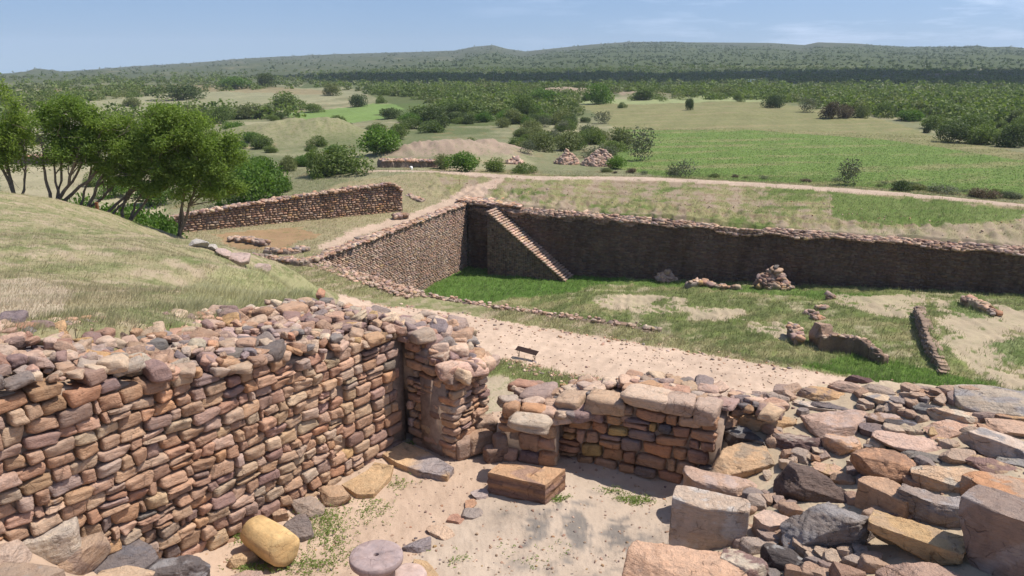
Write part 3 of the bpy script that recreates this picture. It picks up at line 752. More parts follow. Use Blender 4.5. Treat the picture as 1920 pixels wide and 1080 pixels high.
h1 = masonry(dA, dB, -5.04, lambda f: cw_top(f) - .13, .155, (.18, .40), .12, 7, .02, .03, .3, seed=71, ex=6.5, jit=.16, cw=CWW, sc=.9, rot=.05)
bigcap = []
for s, hw, hz, cl in [(.12, .16, .09, (.42, .30, .21)), (.60, .25, .10, (.44, .31, .21)), (1.10, .28, .085, (.52, .39, .29)), (1.50, .21, .10, (.42, .31, .24)), (1.83, .16, .12, (.42, .31, .24))]:
    p = dA + dt * s - dn * .16; zt_ = cw_top(s / LD_)
    bigcap.append(stone_batch(np.array([[p[0], p[1], zt_ - hz * .8]]), np.array([[hw, .21, hz]]), frame(dt, dn, n=1, rot=.03), np.array([cl]), 7, 7, .2, .04, np.random.default_rng(int(s * 100))))
def cap_c(r, n_):
    s = r.uniform(-.2, LD_ + .7, n_); d = r.uniform(.3, 1.0, n_)
    p = dA + dt * s[:, None] - dn * d[:, None]
    return np.column_stack([p, cw_top(np.clip(s / LD_, 0, 1)) - .05 - .06 * (d > .7)])
cc = rubble(52, cap_c, (.08, .17), .32, 7, seed=72, tilt=.2); cc2 = rubble(80, cap_c, (.04, .08), .5, 5, seed=73)
wall_thing('cross_wall', 'shaded brown stone cross wall with heavy pale capping blocks', 'wall', dA, dB, [h1], join(bigcap + [cc, cc2]), core(dA - dt * .1, dB + dt * .06, -5.3, lambda f: cw_top(f) - .12, .9, .09))

# ------------------------------------------------------------------ reservoir walls
GREYW = np.array([14, 12, 12, 10, 9, 2, 12, 5, 1, 4, 1, .4, 8, 3.]); GREYW /= GREYW.sum()
def rear_bot(f): return np.interp(f * 95, [0, 15, 36, 50, 62, 95], [-26.5, -26.3, -24.8, -23.8, -23, -22])-.3
def rear_top(f): return np.interp(f * 95, [0, 3, 6.5, 7, 24, 32, 33, 37, 38, 60, 95], [-17.55, -17.65, -17.9, -18.1, -18.1, -18.2, -18.55, -18.6, -18.2, -18.15, -18.1])
rear_ftop = lambda f: rear_top(f) - .42 + .22 * math.sin(f * 61) * math.sin(f * 23 + 1)
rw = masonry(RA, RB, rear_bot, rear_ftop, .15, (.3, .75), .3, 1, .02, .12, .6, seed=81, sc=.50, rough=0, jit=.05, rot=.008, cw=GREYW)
def rim_pos(a, t, nv, L, wid, ztop, r, n_):
    s = r.uniform(0, L, n_); d = r.uniform(0, 1, n_) ** 1.3 * wid
    p = a + t * s[:, None] - nv * d[:, None]
    return np.column_stack([p, np.array([ztop(x) for x in s / L]) + r.uniform(-.12, .1, n_)])
def rim_step(r, n_):
    s = r.uniform(0, 95, n_); d = r.uniform(0, 1, n_) ** 1.2 * 2.2
    p = RA - RD * .4 + RD * s[:, None] - RN * d[:, None]
    tp = np.array([rear_top(x) for x in s / 95]); ft = np.array([rear_ftop(x) for x in s / 95])
    return np.column_stack([p, ft + (tp - ft) * np.clip(d / .8, 0, 1) - .05 + r.uniform(-.06, .06, n_)])
rc = rubble(6500, rim_step, (.14, .36), .26, 1, cw=GREYW, seed=82, tilt=.12, sc=1.35, jit=.2)
# ledges standing a little proud near the top
lg = masonry(RA + RN * .12, RA + RD * 24 + RN * .12, lambda f: -18.9 - .0 * f + .3 * math.sin(f * 40), lambda f: -18.42, .15, (.3, .8), .3, 1, .02, .1, 1.2, seed=83, sc=.95, rough=0, jit=.05, rot=.01, cw=GREYW)
lg2 = masonry(RA + RD * 31.5 + RN * .14, RA + RD * 38.5 + RN * .14, lambda f: -18.75 + .3 * abs(f - .5), -18.3, .15, (.3, .8), .3, 1, .02, .1, .8, seed=84, sc=1.0, rough=0, jit=.05, rot=.01, cw=GREYW)
rc = join([rc, rubble(700, lambda r, n_: rim_pos(RA - RD * 1.5, RD, RN, 9, 3.4, lambda f: -17.6 - .2 * f, r, n_), (.15, .38), .3, 3, seed=182, tilt=.1, sc=1.15)])
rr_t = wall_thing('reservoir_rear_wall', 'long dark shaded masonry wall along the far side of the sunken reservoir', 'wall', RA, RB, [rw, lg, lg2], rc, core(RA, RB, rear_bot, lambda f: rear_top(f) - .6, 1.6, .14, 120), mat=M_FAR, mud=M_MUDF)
# left side wall
SB = np.array([-18.6, 72.0]); SA_ = RA + np.array([0.02, 0])
LS = np.linalg.norm(SA_ - SB)
ts = (SA_ - SB) / LS
def side_top(f): return -18.0 + .02 * math.sin(f * 9)
sw = masonry(SB, SA_, -26.8, side_top, .18, (.3, .9), .3, 2, .03, .06, .6, seed=85, sc=1.0, rough=0, jit=.06, rot=.012, cw=GREYW)
sn = np.array([ts[1], -ts[0]])
sc_ = rubble(1500, lambda r, n_: rim_pos(SB, ts, sn, LS, 1.3, side_top, r, n_), (.1, .28), .36, 3, seed=86, tilt=.15, sc=1.0, jit=.2)
wall_thing('reservoir_side_wall', 'sunlit grey brown masonry wall on the left side of the reservoir', 'wall', SB, SA_, [sw], sc_, core(SB, SA_, -27, lambda f: side_top(f) - .05, 1.5, .14, 30), mat=M_FAR, mud=M_MUDF)
# near wall seen from above
nr_parts, nr_cap, nr_core = [], [], []
rimp = [np.array(p) for p in [(10.6, 52.7), (0, 57.5), (-6.9, 61.1), (-13.3, 67.2), (-18.6, 72.4)]]
for k in range(4):
    a, b_ = rimp[k], rimp[k + 1]; t_ = (b_ - a) / np.linalg.norm(b_ - a); nv_ = np.array([t_[1], -t_[0]])
    nr_parts.append(masonry(a, b_, -26, -18.02, .2, (.35, .8), .3, 1, .03, .06, .5, seed=87 + k, sc=.8, rough=0, jit=.05, cw=GREYW))
    LL = np.linalg.norm(b_ - a)
    nr_cap.append(rubble(int(LL * (7 if k < 2 else 60)), lambda r, n_, a=a, t_=t_, nv_=nv_, LL=LL, k=k: rim_pos(a, t_, nv_, LL, .9 if k < 2 else 1.9, lambda f, k=k: -18.03 if k < 2 else -17.99, r, n_), (.07, .2), .5, 3, seed=91 + k, tilt=.2, sc=1.2, cw=GREYW, jit=.2))
    nr_core.append(core(a, b_, -26.5, -18.1, 1.2 if k < 2 else 1.6, .12, 10))
wall_thing('reservoir_near_wall', 'low rim of pale stones edging the near side of the reservoir', 'wall', rimp[0], rimp[-1], nr_parts, join(nr_cap), join(nr_core), mat=M_FAR, mud=M_MUDF)

# staircase down the rear wall
M_STAIR = M_FAR
def stairs():
    s0, s1 = 4.2, 15.2; n_ = 36; zt0, zb = -18.0, -26.2; pro = 2.9
    rs = np.random.default_rng(5)
    t = tag(empty('stone_staircase', (float(RA[0] + RD[0] * 8), float(RA[1] + RD[1] * 8), -26.3)), 'steep sunlit flight of stone steps running down the dark reservoir wall', 'staircase')
    C, D, K = [], [], []
    C2, D2, K2 = [], [], []
    for k in range(n_):
        s = s0 + (s1 - s0) * (k + .5) / n_; z = zt0 + (zb - zt0) * (k + .5) / n_; w = (s1 - s0) / n_
        # treads: three flat stones each, sunlight put into their lighter tint
        dd = 0
        while dd < pro:
            ln = rs.uniform(.4, .8); ln = min(ln, pro - dd + .15)
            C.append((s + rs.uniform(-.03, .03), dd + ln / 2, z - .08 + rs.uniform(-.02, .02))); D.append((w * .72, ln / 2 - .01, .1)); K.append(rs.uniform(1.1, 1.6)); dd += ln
        # body under the tread, its shaded side put into the darker tint
        zz = z - .2
        while zz > -26.6:
            dd = pro - .12 + rs.uniform(-.05, .05)
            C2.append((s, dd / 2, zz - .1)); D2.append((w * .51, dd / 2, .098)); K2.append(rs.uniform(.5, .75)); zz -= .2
    def mk(C, D, K, tm, jit, sd):
        C, D, K = np.array(C), np.array(D), np.array(K); r = np.random.default_rng(sd)
        p = RA + RD * C[:, :1] + RN * C[:, 1:2]
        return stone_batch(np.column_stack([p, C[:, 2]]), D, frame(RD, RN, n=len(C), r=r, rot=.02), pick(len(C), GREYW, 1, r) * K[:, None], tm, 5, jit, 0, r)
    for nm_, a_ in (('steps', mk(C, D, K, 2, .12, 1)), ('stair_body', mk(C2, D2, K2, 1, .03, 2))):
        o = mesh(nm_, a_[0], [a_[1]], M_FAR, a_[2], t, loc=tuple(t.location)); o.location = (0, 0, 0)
stairs()

# upper wall left of the reservoir
ua = np.array([-38.6, 81.9]); ub = np.array([-13.2, 98.0])
pts_u = [P(318, 442, -18), P(560, 420, -17.9), P(756, 396, -17.9)]
up = [np.array(p[:2]) for p in pts_u]
tops = [wv for wv in ((318, 410), (440, 388), (560, 370), (660, 355), (735, 346), (756, 358))]
L_u = np.linalg.norm(up[2] - up[0]); tu = (up[2] - up[0]) / L_u
def on_wall(px, py):
    r = ray(px, py); n2 = np.array([-tu[1], tu[0]]); tt = (n2 @ up[0]) / (n2 @ r[:2]); w = r * tt
    return float((w[:2] - up[0]) @ tu / L_u), float(w[2])
prof = [on_wall(*p) for p in tops]
def u_top(f): return float(np.interp(f, [p[0] for p in prof], [p[1] for p in prof]))
WARM = np.array([16, 16, 12, 14, 8, 8, 5, 2, 1, 7, 6, .5, 6, 1]); WARM /= WARM.sum()
uw = masonry(up[0], up[2], -18.6, u_top, .24, (.3, .7), .3, 3, .05, .14, .6, seed=95, sc=1.0, rough=.0, jit=.18, rot=.04, cw=WARM, ex=4)
un = np.array([tu[1], -tu[0]])
uc = rubble(1000, lambda r, n_: rim_pos(up[0], tu, un, L_u, 1.2, u_top, r, n_), (.12, .28), .45, 3, seed=96, tilt=.2, sc=1.0)
wall_thing('terrace_wall', 'warm brown rubble wall standing free on the terrace beyond the trees', 'wall', up[0], up[2], [uw], uc, core(up[0], up[2], -19, lambda f: u_top(f) - .1, 1.6, .14), mat=M_FAR, mud=M_MUDF)

# ------------------------------------------------------------------ boulders, one object each
def rock_mesh(name, label, ctr, dims, yaw, tiltx, tilty, col_a, col_b=None, seed=0, cat='boulder', cuts=13, n_=28, rough=.05, flat_top=True, group=None, strata=0., mat=None, ex=4.2):
    r = np.random.default_rng(seed)
    if n_ not in TM: TM[n_] = cube_template(n_)
    V0, F0 = TM[n_]
    U = V0 / ((np.abs(V0) ** ex).sum(1) ** (1 / ex))[:, None]
    for k in range(cuts):
        d = r.normal(size=3); d[2] *= .42; d /= np.linalg.norm(d)
        off = r.uniform(.56, .9)
        e = U @ d - off; U = U - np.maximum(e, 0)[:, None] * d * .97
    if flat_top:
        d = np.array([r.normal(0, .07), r.normal(0, .07), 1.]); d /= np.linalg.norm(d); e = U @ d - .66; U = U - np.maximum(e, 0)[:, None] * d * .92
    Dm = np.array(dims) / 2
    Pp = U * Dm
    sc = float((Dm[0] * Dm[1] * Dm[2]) ** (1 / 3))
    d = np.zeros(len(Pp))
    for o in range(12):
        f = (1.5 ** o) * 1.5 / sc; kv = r.normal(size=3); kv[2] *= 1.6; kv /= np.linalg.norm(kv)
        kv2 = r.normal(size=3); kv2 /= np.linalg.norm(kv2)
        w_ = np.sin(Pp @ kv * f + r.uniform(0, 6.28) + 1.5 * np.sin(Pp @ kv2 * f * .8 + r.uniform(0, 6.28)))
        d += (w_ if o < 4 else 1 - 2 * np.abs(w_)) / (1.38 ** o)
    nd = U / np.linalg.norm(U, axis=1)[:, None]
    Pp = Pp + nd * (d * rough * sc)[:, None]
    if strata:
        Pp[:, :2] *= (1 + strata * np.sin(Pp[:, 2] / sc * 16 + np.sin(Pp[:, 0] / sc * 2) * 1.3))[:, None]
    cx, sx_ = math.cos(tiltx), math.sin(tiltx); cy, sy_ = math.cos(tilty), math.sin(tilty); cz, sz_ = math.cos(yaw), math.sin(yaw)
    Rx = np.array([[1, 0, 0], [0, cx, -sx_], [0, sx_, cx]]); Ry = np.array([[cy, 0, sy_], [0, 1, 0], [-sy_, 0, cy]]); Rz = np.array([[cz, -sz_, 0], [sz_, cz, 0], [0, 0, 1]])
    Pp = Pp @ (Rx @ Ry @ Rz).T
    ca = np.array(col_a); cb = np.array(col_b if col_b is not None else col_a)
    m_ = sstep(.1, .5, fbm(Pp[:, 0] / sc + seed, Pp[:, 1] / sc + Pp[:, 2] / sc, 2.2, 4, seed % 7))
    C_ = ca + (cb - ca) * m_[:, None]
    o = mesh(name, Pp, [F0], mat or M_ROCK, C_, None); o.location = ctr
    return tag(o, label, cat, group)
def put(x0, y0, x1, y1, ca, label, al=.45, cb=None, seed=0, yaw=0., tx=0., ty=0., name='boulder', sink=.28, cat='boulder', cuts=14, rough=.042, strata=0., flat_top=True, n_=28, z=None, ex=4.2):
    cx = (x0 + x1) / 2; g = G(cx, y1 - (y1 - y0) * .06) if z is None else P(cx, y1 - (y1 - y0) * .06, z)
    if name == 'boulder' and g[1] > 15 and x0 > 1200: g = P(cx, y1 - (y1 - y0) * .06, -4.08)
    d = g[1] * cT - g[2] * sT; dep = math.atan2(-g[2], math.hypot(g[0], g[1]))
    W = (x1 - x0) * d / F; Hm = (y1 - y0) * d / F
    hz = al * Hm / math.cos(dep); ly = (1 - al) * Hm / math.sin(dep)
    ly = max(ly, hz * .8)
    ext = hz * (1 + sink)
    fw = np.array([g[0], g[1]]) / math.hypot(g[0], g[1])
    c = (g[0] + fw[0] * ly / 2, g[1] + fw[1] * ly / 2, g[2] + hz - ext / 2 - (.04 if name == 'boulder' and g[1] < 15 and ex < 8 else 0))
    a = yaw
    W2, L2 = (W * 1.17, ly * 1.5) if ex < 8 else (W * 1.0, ly * 1.0)
    if a:                                                   # keep the outline's extent when the stone is turned
        k = 1 / (abs(math.cos(a)) + abs(math.sin(a)) * .5); W2 *= k; L2 *= k
    return rock_mesh(name, label, c, (W2, L2, ext * 1.12), a - math.atan2(fw[0], fw[1]) * .6, tx, ty, ca, cb, seed or int(x0 * 7 + y0), cat, cuts, n_, rough, flat_top, None, strata, None, ex)
PE, PI_, OC, YE, WH, SL, DK, MA, BR, GR, CR, OR = (.56, .37, .26), (.50, .35, .28), (.52, .33, .16), (.60, .40, .16), (.58, .50, .42), (.17, .155, .17), (.095, .085, .088), (.17, .10, .105), (.32, .21, .15), (.33, .29, .27), (.60, .48, .34), (.56, .28, .13)
B = [
 (1574, 698, 1646, 719, MA, 'dark maroon elongated stone, topmost at the far end of the boulder heap', .8, None, {}),
 (1554, 706, 1618, 738, PI_, 'small pinkish stone right under the maroon elongated one', .6, BR, {}),
 (1480, 722, 1615, 756, OC, 'tan and ochre slab with a brown front edge near the far end of the heap', .55, BR, {}),
 (1463, 744, 1575, 775, WH, 'whitish grey stone with a dark slate oval resting on its right half', .4, GR, {}),
 (1513, 750, 1634, 771, SL, 'flat dark slate oval lying on the whitish grey stone', .35, None, dict(sink=.1)),
 (1608, 716, 1674, 748, (.33, .27, .23), 'grey tan stone behind the cream layered block', .6, None, {}),
 (1614, 728, 1684, 768, CR, 'cream block with wavy layers leaning near the far end of the heap', .6, GR, dict(strata=.03)),
 (1668, 735, 1698, 751, YE, 'small ochre stone standing alone right of the cream layered block', .6, None, {}),
 (1578, 769, 1628, 789, YE, 'small brick shaped yellow stone below the slate oval', .5, OC, dict(cuts=3)),
 (1680, 758, 1712, 776, MA, 'small maroon stone left of the blue grey rough one', .5, None, {}),
 (1703, 755, 1772, 785, (.20, .215, .225), 'rough blue grey stone behind the smooth cream boulder', .5, DK, {}),
 (1735, 757, 1852, 796, (.60, .44, .31), 'large smooth cream and ochre boulder below the big grey slab', .5, CR, {}),
 (1806, 728, 1990, 777, (.42, .38, .32), 'big flat grey slab at the right edge, farthest of the heap', .35, GR, dict(cuts=4)),
 (1850, 768, 1975, 792, OC, 'flat ochre stone with slate patch tucked under the big grey slab', .4, SL, {}),
 (1610, 770, 1694, 804, BR, 'pinkish brown stone with a shadowed hollow below the cream layered block', .55, PI_, {}),
 (1660, 781, 1730, 812, DK, 'dark slate lump behind a tan lichen covered stone', .5, SL, {}),
 (1679, 788, 1738, 818, (.42, .36, .26), 'tan stone mottled with lichen in front of the dark slate lump', .55, BR, {}),
 (1725, 784, 1858, 818, (.54, .35, .26), 'long pink orange slab in front of the smooth cream boulder', .4, PE, dict(cuts=5)),
 (1850, 788, 1975, 826, (.52, .36, .27), 'pinkish slab at the right edge between grey and white slabs', .4, None, {}),
 (1612, 792, 1676, 824, (.21, .17, .18), 'plain purple slate stone with a smooth sloping top', .45, None, dict(cuts=5)),
 (1496, 768, 1645, 830, (.48, .34, .28), 'broad rough pink boulder left of the purple slate stone', .4, PI_, {}),
 (1530, 806, 1628, 858, (.54, .33, .20), 'orange tan boulder leaning against the broad rough pink one', .5, PE, {}),
 (1622, 816, 1664, 848, CR, 'small cream stone wedged beside the flat pale pink slab', .4, None, {}),
 (1642, 812, 1768, 852, (.56, .40, .34), 'flat pale pink slab in the middle of the heap', .35, None, dict(cuts=5)),
 (1744, 812, 1802, 838, YE, 'flat ochre slab tucked under the long whitish one', .35, PE, {}),
 (1785, 812, 1990, 868, (.56, .48, .42), 'long whitish slab with a deeply shadowed edge at the right', .5, GR, dict(ty=.12, sink=.0)),
 (1684, 842, 1795, 870, (.19, .185, .18), 'long low charcoal stone in front of the pale pink slab', .35, None, {}),
 (1765, 835, 1845, 864, (.25, .185, .16), 'round flat brown grey stone under the whitish slab', .4, None, {}),
 (1855, 850, 1985, 878, (.27, .28, .28), 'ridged blue grey stone near the right edge', .35, GR, dict(strata=.04)),
 (1580, 845, 1632, 888, WH, 'pitted white and grey stone beside the rusty brown boulder', .5, DK, dict(rough=.09)),
 (1604, 842, 1730, 920, (.34, .20, .13), 'rusty brown rugged boulder streaked with orange and grey', .5, OR, dict(strata=.02, rough=.07)),
 (1704, 866, 1880, 935, (.60, .43, .28), 'large cream tan boulder pitted with small holes', .4, CR, dict(rough=.06)),
 (1822, 890, 1985, 955, OR, 'orange block with a shaded front edge at the right', .55, (.5, .32, .2), dict(cuts=5)),
 (1793, 860, 1960, 892, (.27, .17, .16), 'flat maroon and orange stone behind the orange block', .35, OC, {}),
 (1508, 860, 1596, 898, PE, 'flat peach stone behind the big dark brown boulder', .35, OC, {}),
 (1434, 872, 1618, 952, (.155, .115, .105), 'big dark brown boulder with sloping sides', .55, None, dict(flat_top=False, rough=.06)),
 (1560, 884, 1608, 912, (.42, .29, .20), 'small tan stone at the right shoulder of the dark brown boulder', .5, None, {}),
 (1603, 892, 1716, 975, (.52, .34, .22), 'smooth tan angular block with a dark shaded left side', .6, None, dict(cuts=4, yaw=-.7, ex=9)),
 (1692, 912, 1882, 1002, (.33, .28, .26), 'grey knobbly pitted boulder left of the huge shaded one', .45, (.4, .34, .31), dict(rough=.085)),
 (1618, 972, 1800, 1068, (.54, .37, .17), 'ochre yellow block with a flat top and dark cracked front', .55, OC, dict(cuts=3, sink=.2, ex=9, yaw=-.3)),
 (1474, 938, 1642, 1044, (.24, .225, .225), 'rugged dark grey boulder with a rusty left shoulder', .55, GR, dict(rough=.08, flat_top=False)),
 (1775, 936, 1990, 1120, (.30, .235, .21), 'huge grey brown boulder with a deeply shaded face at the bottom right corner', .72, (.38, .31, .28), dict(cuts=3, sink=.1, yaw=-.5, rough=.022, ex=10)),
 (1646, 1042, 1830, 1130, (.45, .31, .25), 'pinkish flat topped boulder at the bottom edge of the picture', .4, None, {}),
 (1550, 1052, 1626, 1105, (.36, .23, .17), 'small reddish brown stone at the bottom left of the ochre block', .5, None, {}),
 (1426, 1028, 1520, 1082, DK, 'small dark slate stone rimmed with white crust', .5, (.3, .28, .26), {}),
 (1326, 1030, 1448, 1110, (.26, .17, .165), 'maroon stone with cream veins at the bottom edge', .5, CR, {}),
 (1172, 1008, 1372, 1150, (.62, .40, .27), 'smooth peach slab at the bottom edge beside the floor', .4, None, dict(cuts=6)),
 (1246, 921, 1404, 1048, (.50, .41, .33), 'large whitish topped block with a broad shaded front face', .66, (.56, .49, .42), dict(cuts=3, flat_top=True, sink=.05, rough=.022, ex=11, yaw=-.22)),
 (1398, 950, 1482, 1014, (.56, .42, .35), 'pale pink stone between the whitish block and the grey boulder', .5, None, {}),
 (1280, 868, 1442, 948, (.48, .34, .27), 'wide pinkish tan boulder at the foot of the cross wall', .45, PI_, dict(cuts=6)),
 (1313, 822, 1472, 905, (.54, .36, .20), 'ochre boulder with a dark curved stain on top', .4, (.40, .28, .17), {}),
 (1336, 792, 1452, 846, DK, 'dark boulder with white veins above the ochre one', .5, (.22, .21, .21), dict(rough=.08, flat_top=False)),
 (1453, 806, 1538, 858, (.19, .125, .125), 'purple mottled stone with cream specks', .5, (.40, .30, .24), dict(rough=.09)),
 (1372, 768, 1514, 812, (.50, .33, .17), 'long ochre boulder right of the cross wall end', .5, OC, {}),
 (1334, 769, 1378, 822, (.56, .35, .23), 'upright orange pink stone against the cross wall end', .7, None, {}),
 (1303, 740, 1364, 762, (.33, .25, .225), 'flat mauve slab lying behind the cross wall', .3, None, dict(cuts=4)),
 (1288, 755, 1358, 778, (.22, .19, .18), 'dark grey flat stone next to the mauve slab', .35, None, {}),
 (1363, 745, 1408, 772, (.37, .27, .24), 'mauve pink stone with a small dark stone against it', .5, None, {}),
 (1404, 750, 1468, 774, (.54, .38, .26), 'peach stone left of the whitish grey one', .45, OC, {}),
 # left corner heap
 (18, 964, 142, 1048, (.46, .42, .37), 'grey cream angular slab leaning on the foot of the long wall', .5, CR, dict(cuts=6)),
 (66, 1000, 204, 1080, (.44, .32, .23), 'tan angular rock below the grey cream slab', .45, BR, dict(cuts=8)),
 (176, 1008, 314, 1092, (.175, .165, .18), 'dark slate boulder at the foot of the long wall', .55, SL, {}),
 (278, 1036, 414, 1110, (.13, .12, .13), 'black boulder mottled white at the bottom edge', .5, (.26, .24, .24), dict(rough=.07)),
 (196, 1054, 296, 1110, (.54, .42, .30), 'cream orange stone in front of the dark slate boulder', .4, None, {}),
 (-20, 1006, 52, 1066, (.50, .40, .34), 'pale pinkish stone in the bottom left corner', .4, None, {}),
 (-30, 1046, 106, 1130, (.36, .28, .22), 'brown grey rock lowest in the bottom left corner', .45, GR, {}),
 (396, 1060, 520, 1130, (.44, .32, .27), 'pinkish flat rock at the bottom edge right of the black boulder', .35, None, {}),
 (548, 927, 620, 978, (.33, .27, .23), 'rounded grey brown rock at the foot of the long wall', .55, None, {}),
 (604, 904, 664, 952, (.46, .31, .19), 'ochre brown rock between the grey one and the yellow slab', .55, None, {}),
 (525, 968, 592, 1018, (.20, .175, .175), 'round dark grey rock right behind the yellow stone drum', .6, None, dict(flat_top=False)),
 (502, 947, 550, 984, (.44, .30, .20), 'small tan rock between the yellow drum and the wall', .5, None, {}),
 (416, 1030, 486, 1070, (.54, .38, .21), 'small rough ochre rock left of the yellow drum', .5, None, {}),
]
for k, (x0, y0, x1, y1, ca, lab, al, cb, kw) in enumerate(B):
    ca = tuple(np.array(ca) * np.array((1.06, 1.0, .93)))
    ca = tuple(np.array(ca) * .70 + .30 * np.array((1.12, .87, .70)) * float(np.mean(ca))); ca = tuple(np.clip(ca, 0, 1))
    cb = None if cb is None else tuple(np.array(cb) * .75 + .25 * float(np.mean(cb)))
    kw = dict(kw); yaw = kw.pop('yaw', random.uniform(-.45, .45)); al = min(.62, al * 1.25) if al < .55 else al
    put(x0, y0, x1, y1, ca, lab, al, cb, seed=100 + k * 13, yaw=yaw, **kw)
rf = np.random.default_rng(404); nfl = 0
bk = WP([(1300, 905), (1340, 790), (1480, 765), (1590, 735), (1900, 740), (1990, 760), (1990, 1120), (1330, 1120), (1262, 1000)], -4.5)
occ = [((b_[0] + b_[2]) / 2, (b_[1] + b_[3]) / 2, (b_[2] - b_[0]) / 2, (b_[3] - b_[1]) / 2) for b_ in B]
tries = 0
while nfl < 120 and tries < 9000:
    tries += 1
    u, w = rf.uniform(1290, 1960), rf.uniform(735, 1085)
    if min(((u - a_) / c_) ** 2 + ((w - b_) / (d_ * 1.05)) ** 2 for a_, b_, c_, d_ in occ) < .95: continue
    q_ = G(u, w)
    if not (inpoly(q_[:1], q_[1:2], bk)[0] and inpoly(q_[:1], q_[1:2], terr_poly)[0]): continue
    sz = rf.uniform(.10, .26); cl = PAL[rf.choice(len(PAL), p=PWT)]; cl = cl * .7 + .3 * np.array((.42, .33, .26)); hp = sz / q_[1] * F * .32
    occ.append((u, w, hp * 1.3, hp * .8))
    rock_mesh('wedge_stone', 'smaller stone wedged between the big boulders of the heap', (q_[0], q_[1], q_[2] + .02), (sz * rf.uniform(1, 1.6), sz, sz * .75), rf.uniform(0, 6), rf.normal(0, .15), rf.normal(0, .15), cl, None, 5000 + nfl, 'stone', 10, 12, .035, True, 'smaller stones wedged between the boulders')
    nfl += 1
# edging stones set in the floor
ED = [(760, 1008, 816, 1042, (.27, .23, .23), 'grey edging stone nearest the stone wheel'), (806, 984, 852, 1014, (.58, .42, .30), 'cream and orange edging stone, second in the row from the stone wheel'),
      (836, 966, 876, 986, (.42, .24, .17), 'thin reddish edging stone in the middle of the row'), (858, 950, 902, 974, (.30, .25, .22), 'brown grey edging stone near the carved block'),
      (884, 920, 918, 940, (.42, .34, .31), 'pale mauve edging stone farthest along the row'), (868, 938, 896, 954, (.46, .27, .17), 'small orange brown edging stone near the far end of the row')]
for k, (x0, y0, x1, y1, ca, lab) in enumerate(ED):
    tag(put(x0, y0, x1, y1, ca, lab, .3, None, seed=900 + k, name='edging_stone', cat='edging stone', sink=1.2, yaw=.5, cuts=7), group='edging stones set in a row across the floor')

# flat slabs, carved block, yellow drum, stone wheel
def prism(pxs, z0, z1, colr, name, label, cat, bevel=.012, mat=M_ROCK, sub=3, wz=.004):
    """flat slab from an outline laid on the ground"""
    import bmesh
    pts = [P(a, b_, z1)[:2] for a, b_ in pxs]
    bm = bmesh.new(); c = np.mean(pts, 0)
    vs = [bm.verts.new((p[0] - c[0], p[1] - c[1], z1 - z0)) for p in pts]
    f = bm.faces.new(vs); f.normal_update()
    if f.normal.z < 0: f.normal_flip()
    ex = bmesh.ops.extrude_face_region(bm, geom=[f])
    bmesh.ops.translate(bm, verts=[v for v in ex['geom'] if isinstance(v, bmesh.types.BMVert)], vec=(0, 0, -(z1 - z0)))
    bmesh.ops.recalc_face_normals(bm, faces=bm.faces)
    bmesh.ops.bevel(bm, geom=list(bm.edges), offset=bevel, segments=2, affect='EDGES', profile=.6)
    bmesh.ops.triangulate(bm, faces=bm.faces)
    for _ in range(sub): bmesh.ops.subdivide_edges(bm, edges=[e for e in bm.edges if e.calc_length() > .05], cuts=1)
    bmesh.ops.triangulate(bm, faces=bm.faces)
    bm.normal_update()
    me = bpy.data.meshes.new(name)
    cl = bm.verts.layers.float_color.new('Col')
    for v in bm.verts:
        x, y, z = v.co
        v[cl] = (*colr(x + c[0], y + c[1], z + z0), 1)
        s = float(fbm(np.array(x + z), np.array(y - z), .35, 4, 2))
        v.co += v.normal * s * wz
    bm.to_mesh(me); bm.free()
    for p in me.polygons: p.use_smooth = False
    me.materials.append(mat)
    o = bpy.data.objects.new(name, me); o.location = (c[0], c[1], z0); link(o)
    return tag(o, label, cat)
yc = lambda x, y, z: np.array((.50, .345, .20)) * (1 + .12 * float(fbm(np.array(x), np.array(y), .3, 3, 1)))
prism([(640, 908), (690, 880), (702, 866), (738, 872), (732, 892), (700, 926), (668, 926)], -5.06, -4.955, yc, 'paving_slab', 'flat yellow ochre slab set in the floor below the long wall', 'slab')
def door_c(x, y, z):
    q = G_x(x, y)
    return np.array((.60, .41, .24)) * (1 - q) + np.array((.34, .29, .28)) * q
def G_x(x, y):
    c0 = P(815, 875, -4.95); d = math.hypot(x - c0[0], (y - c0[1])) + .06 * float(fbm(np.array(x), np.array(y), .25, 3, 2))
    return float(sstep(.36, .22, d))
prism([(716, 850), (757, 828), (800, 845), (852, 876), (838, 893), (790, 884), (745, 868)], -5.08, -4.94, door_c, 'threshold_slab', 'long doorstep slab, ochre fading to slate grey, in the wall corner', 'slab')
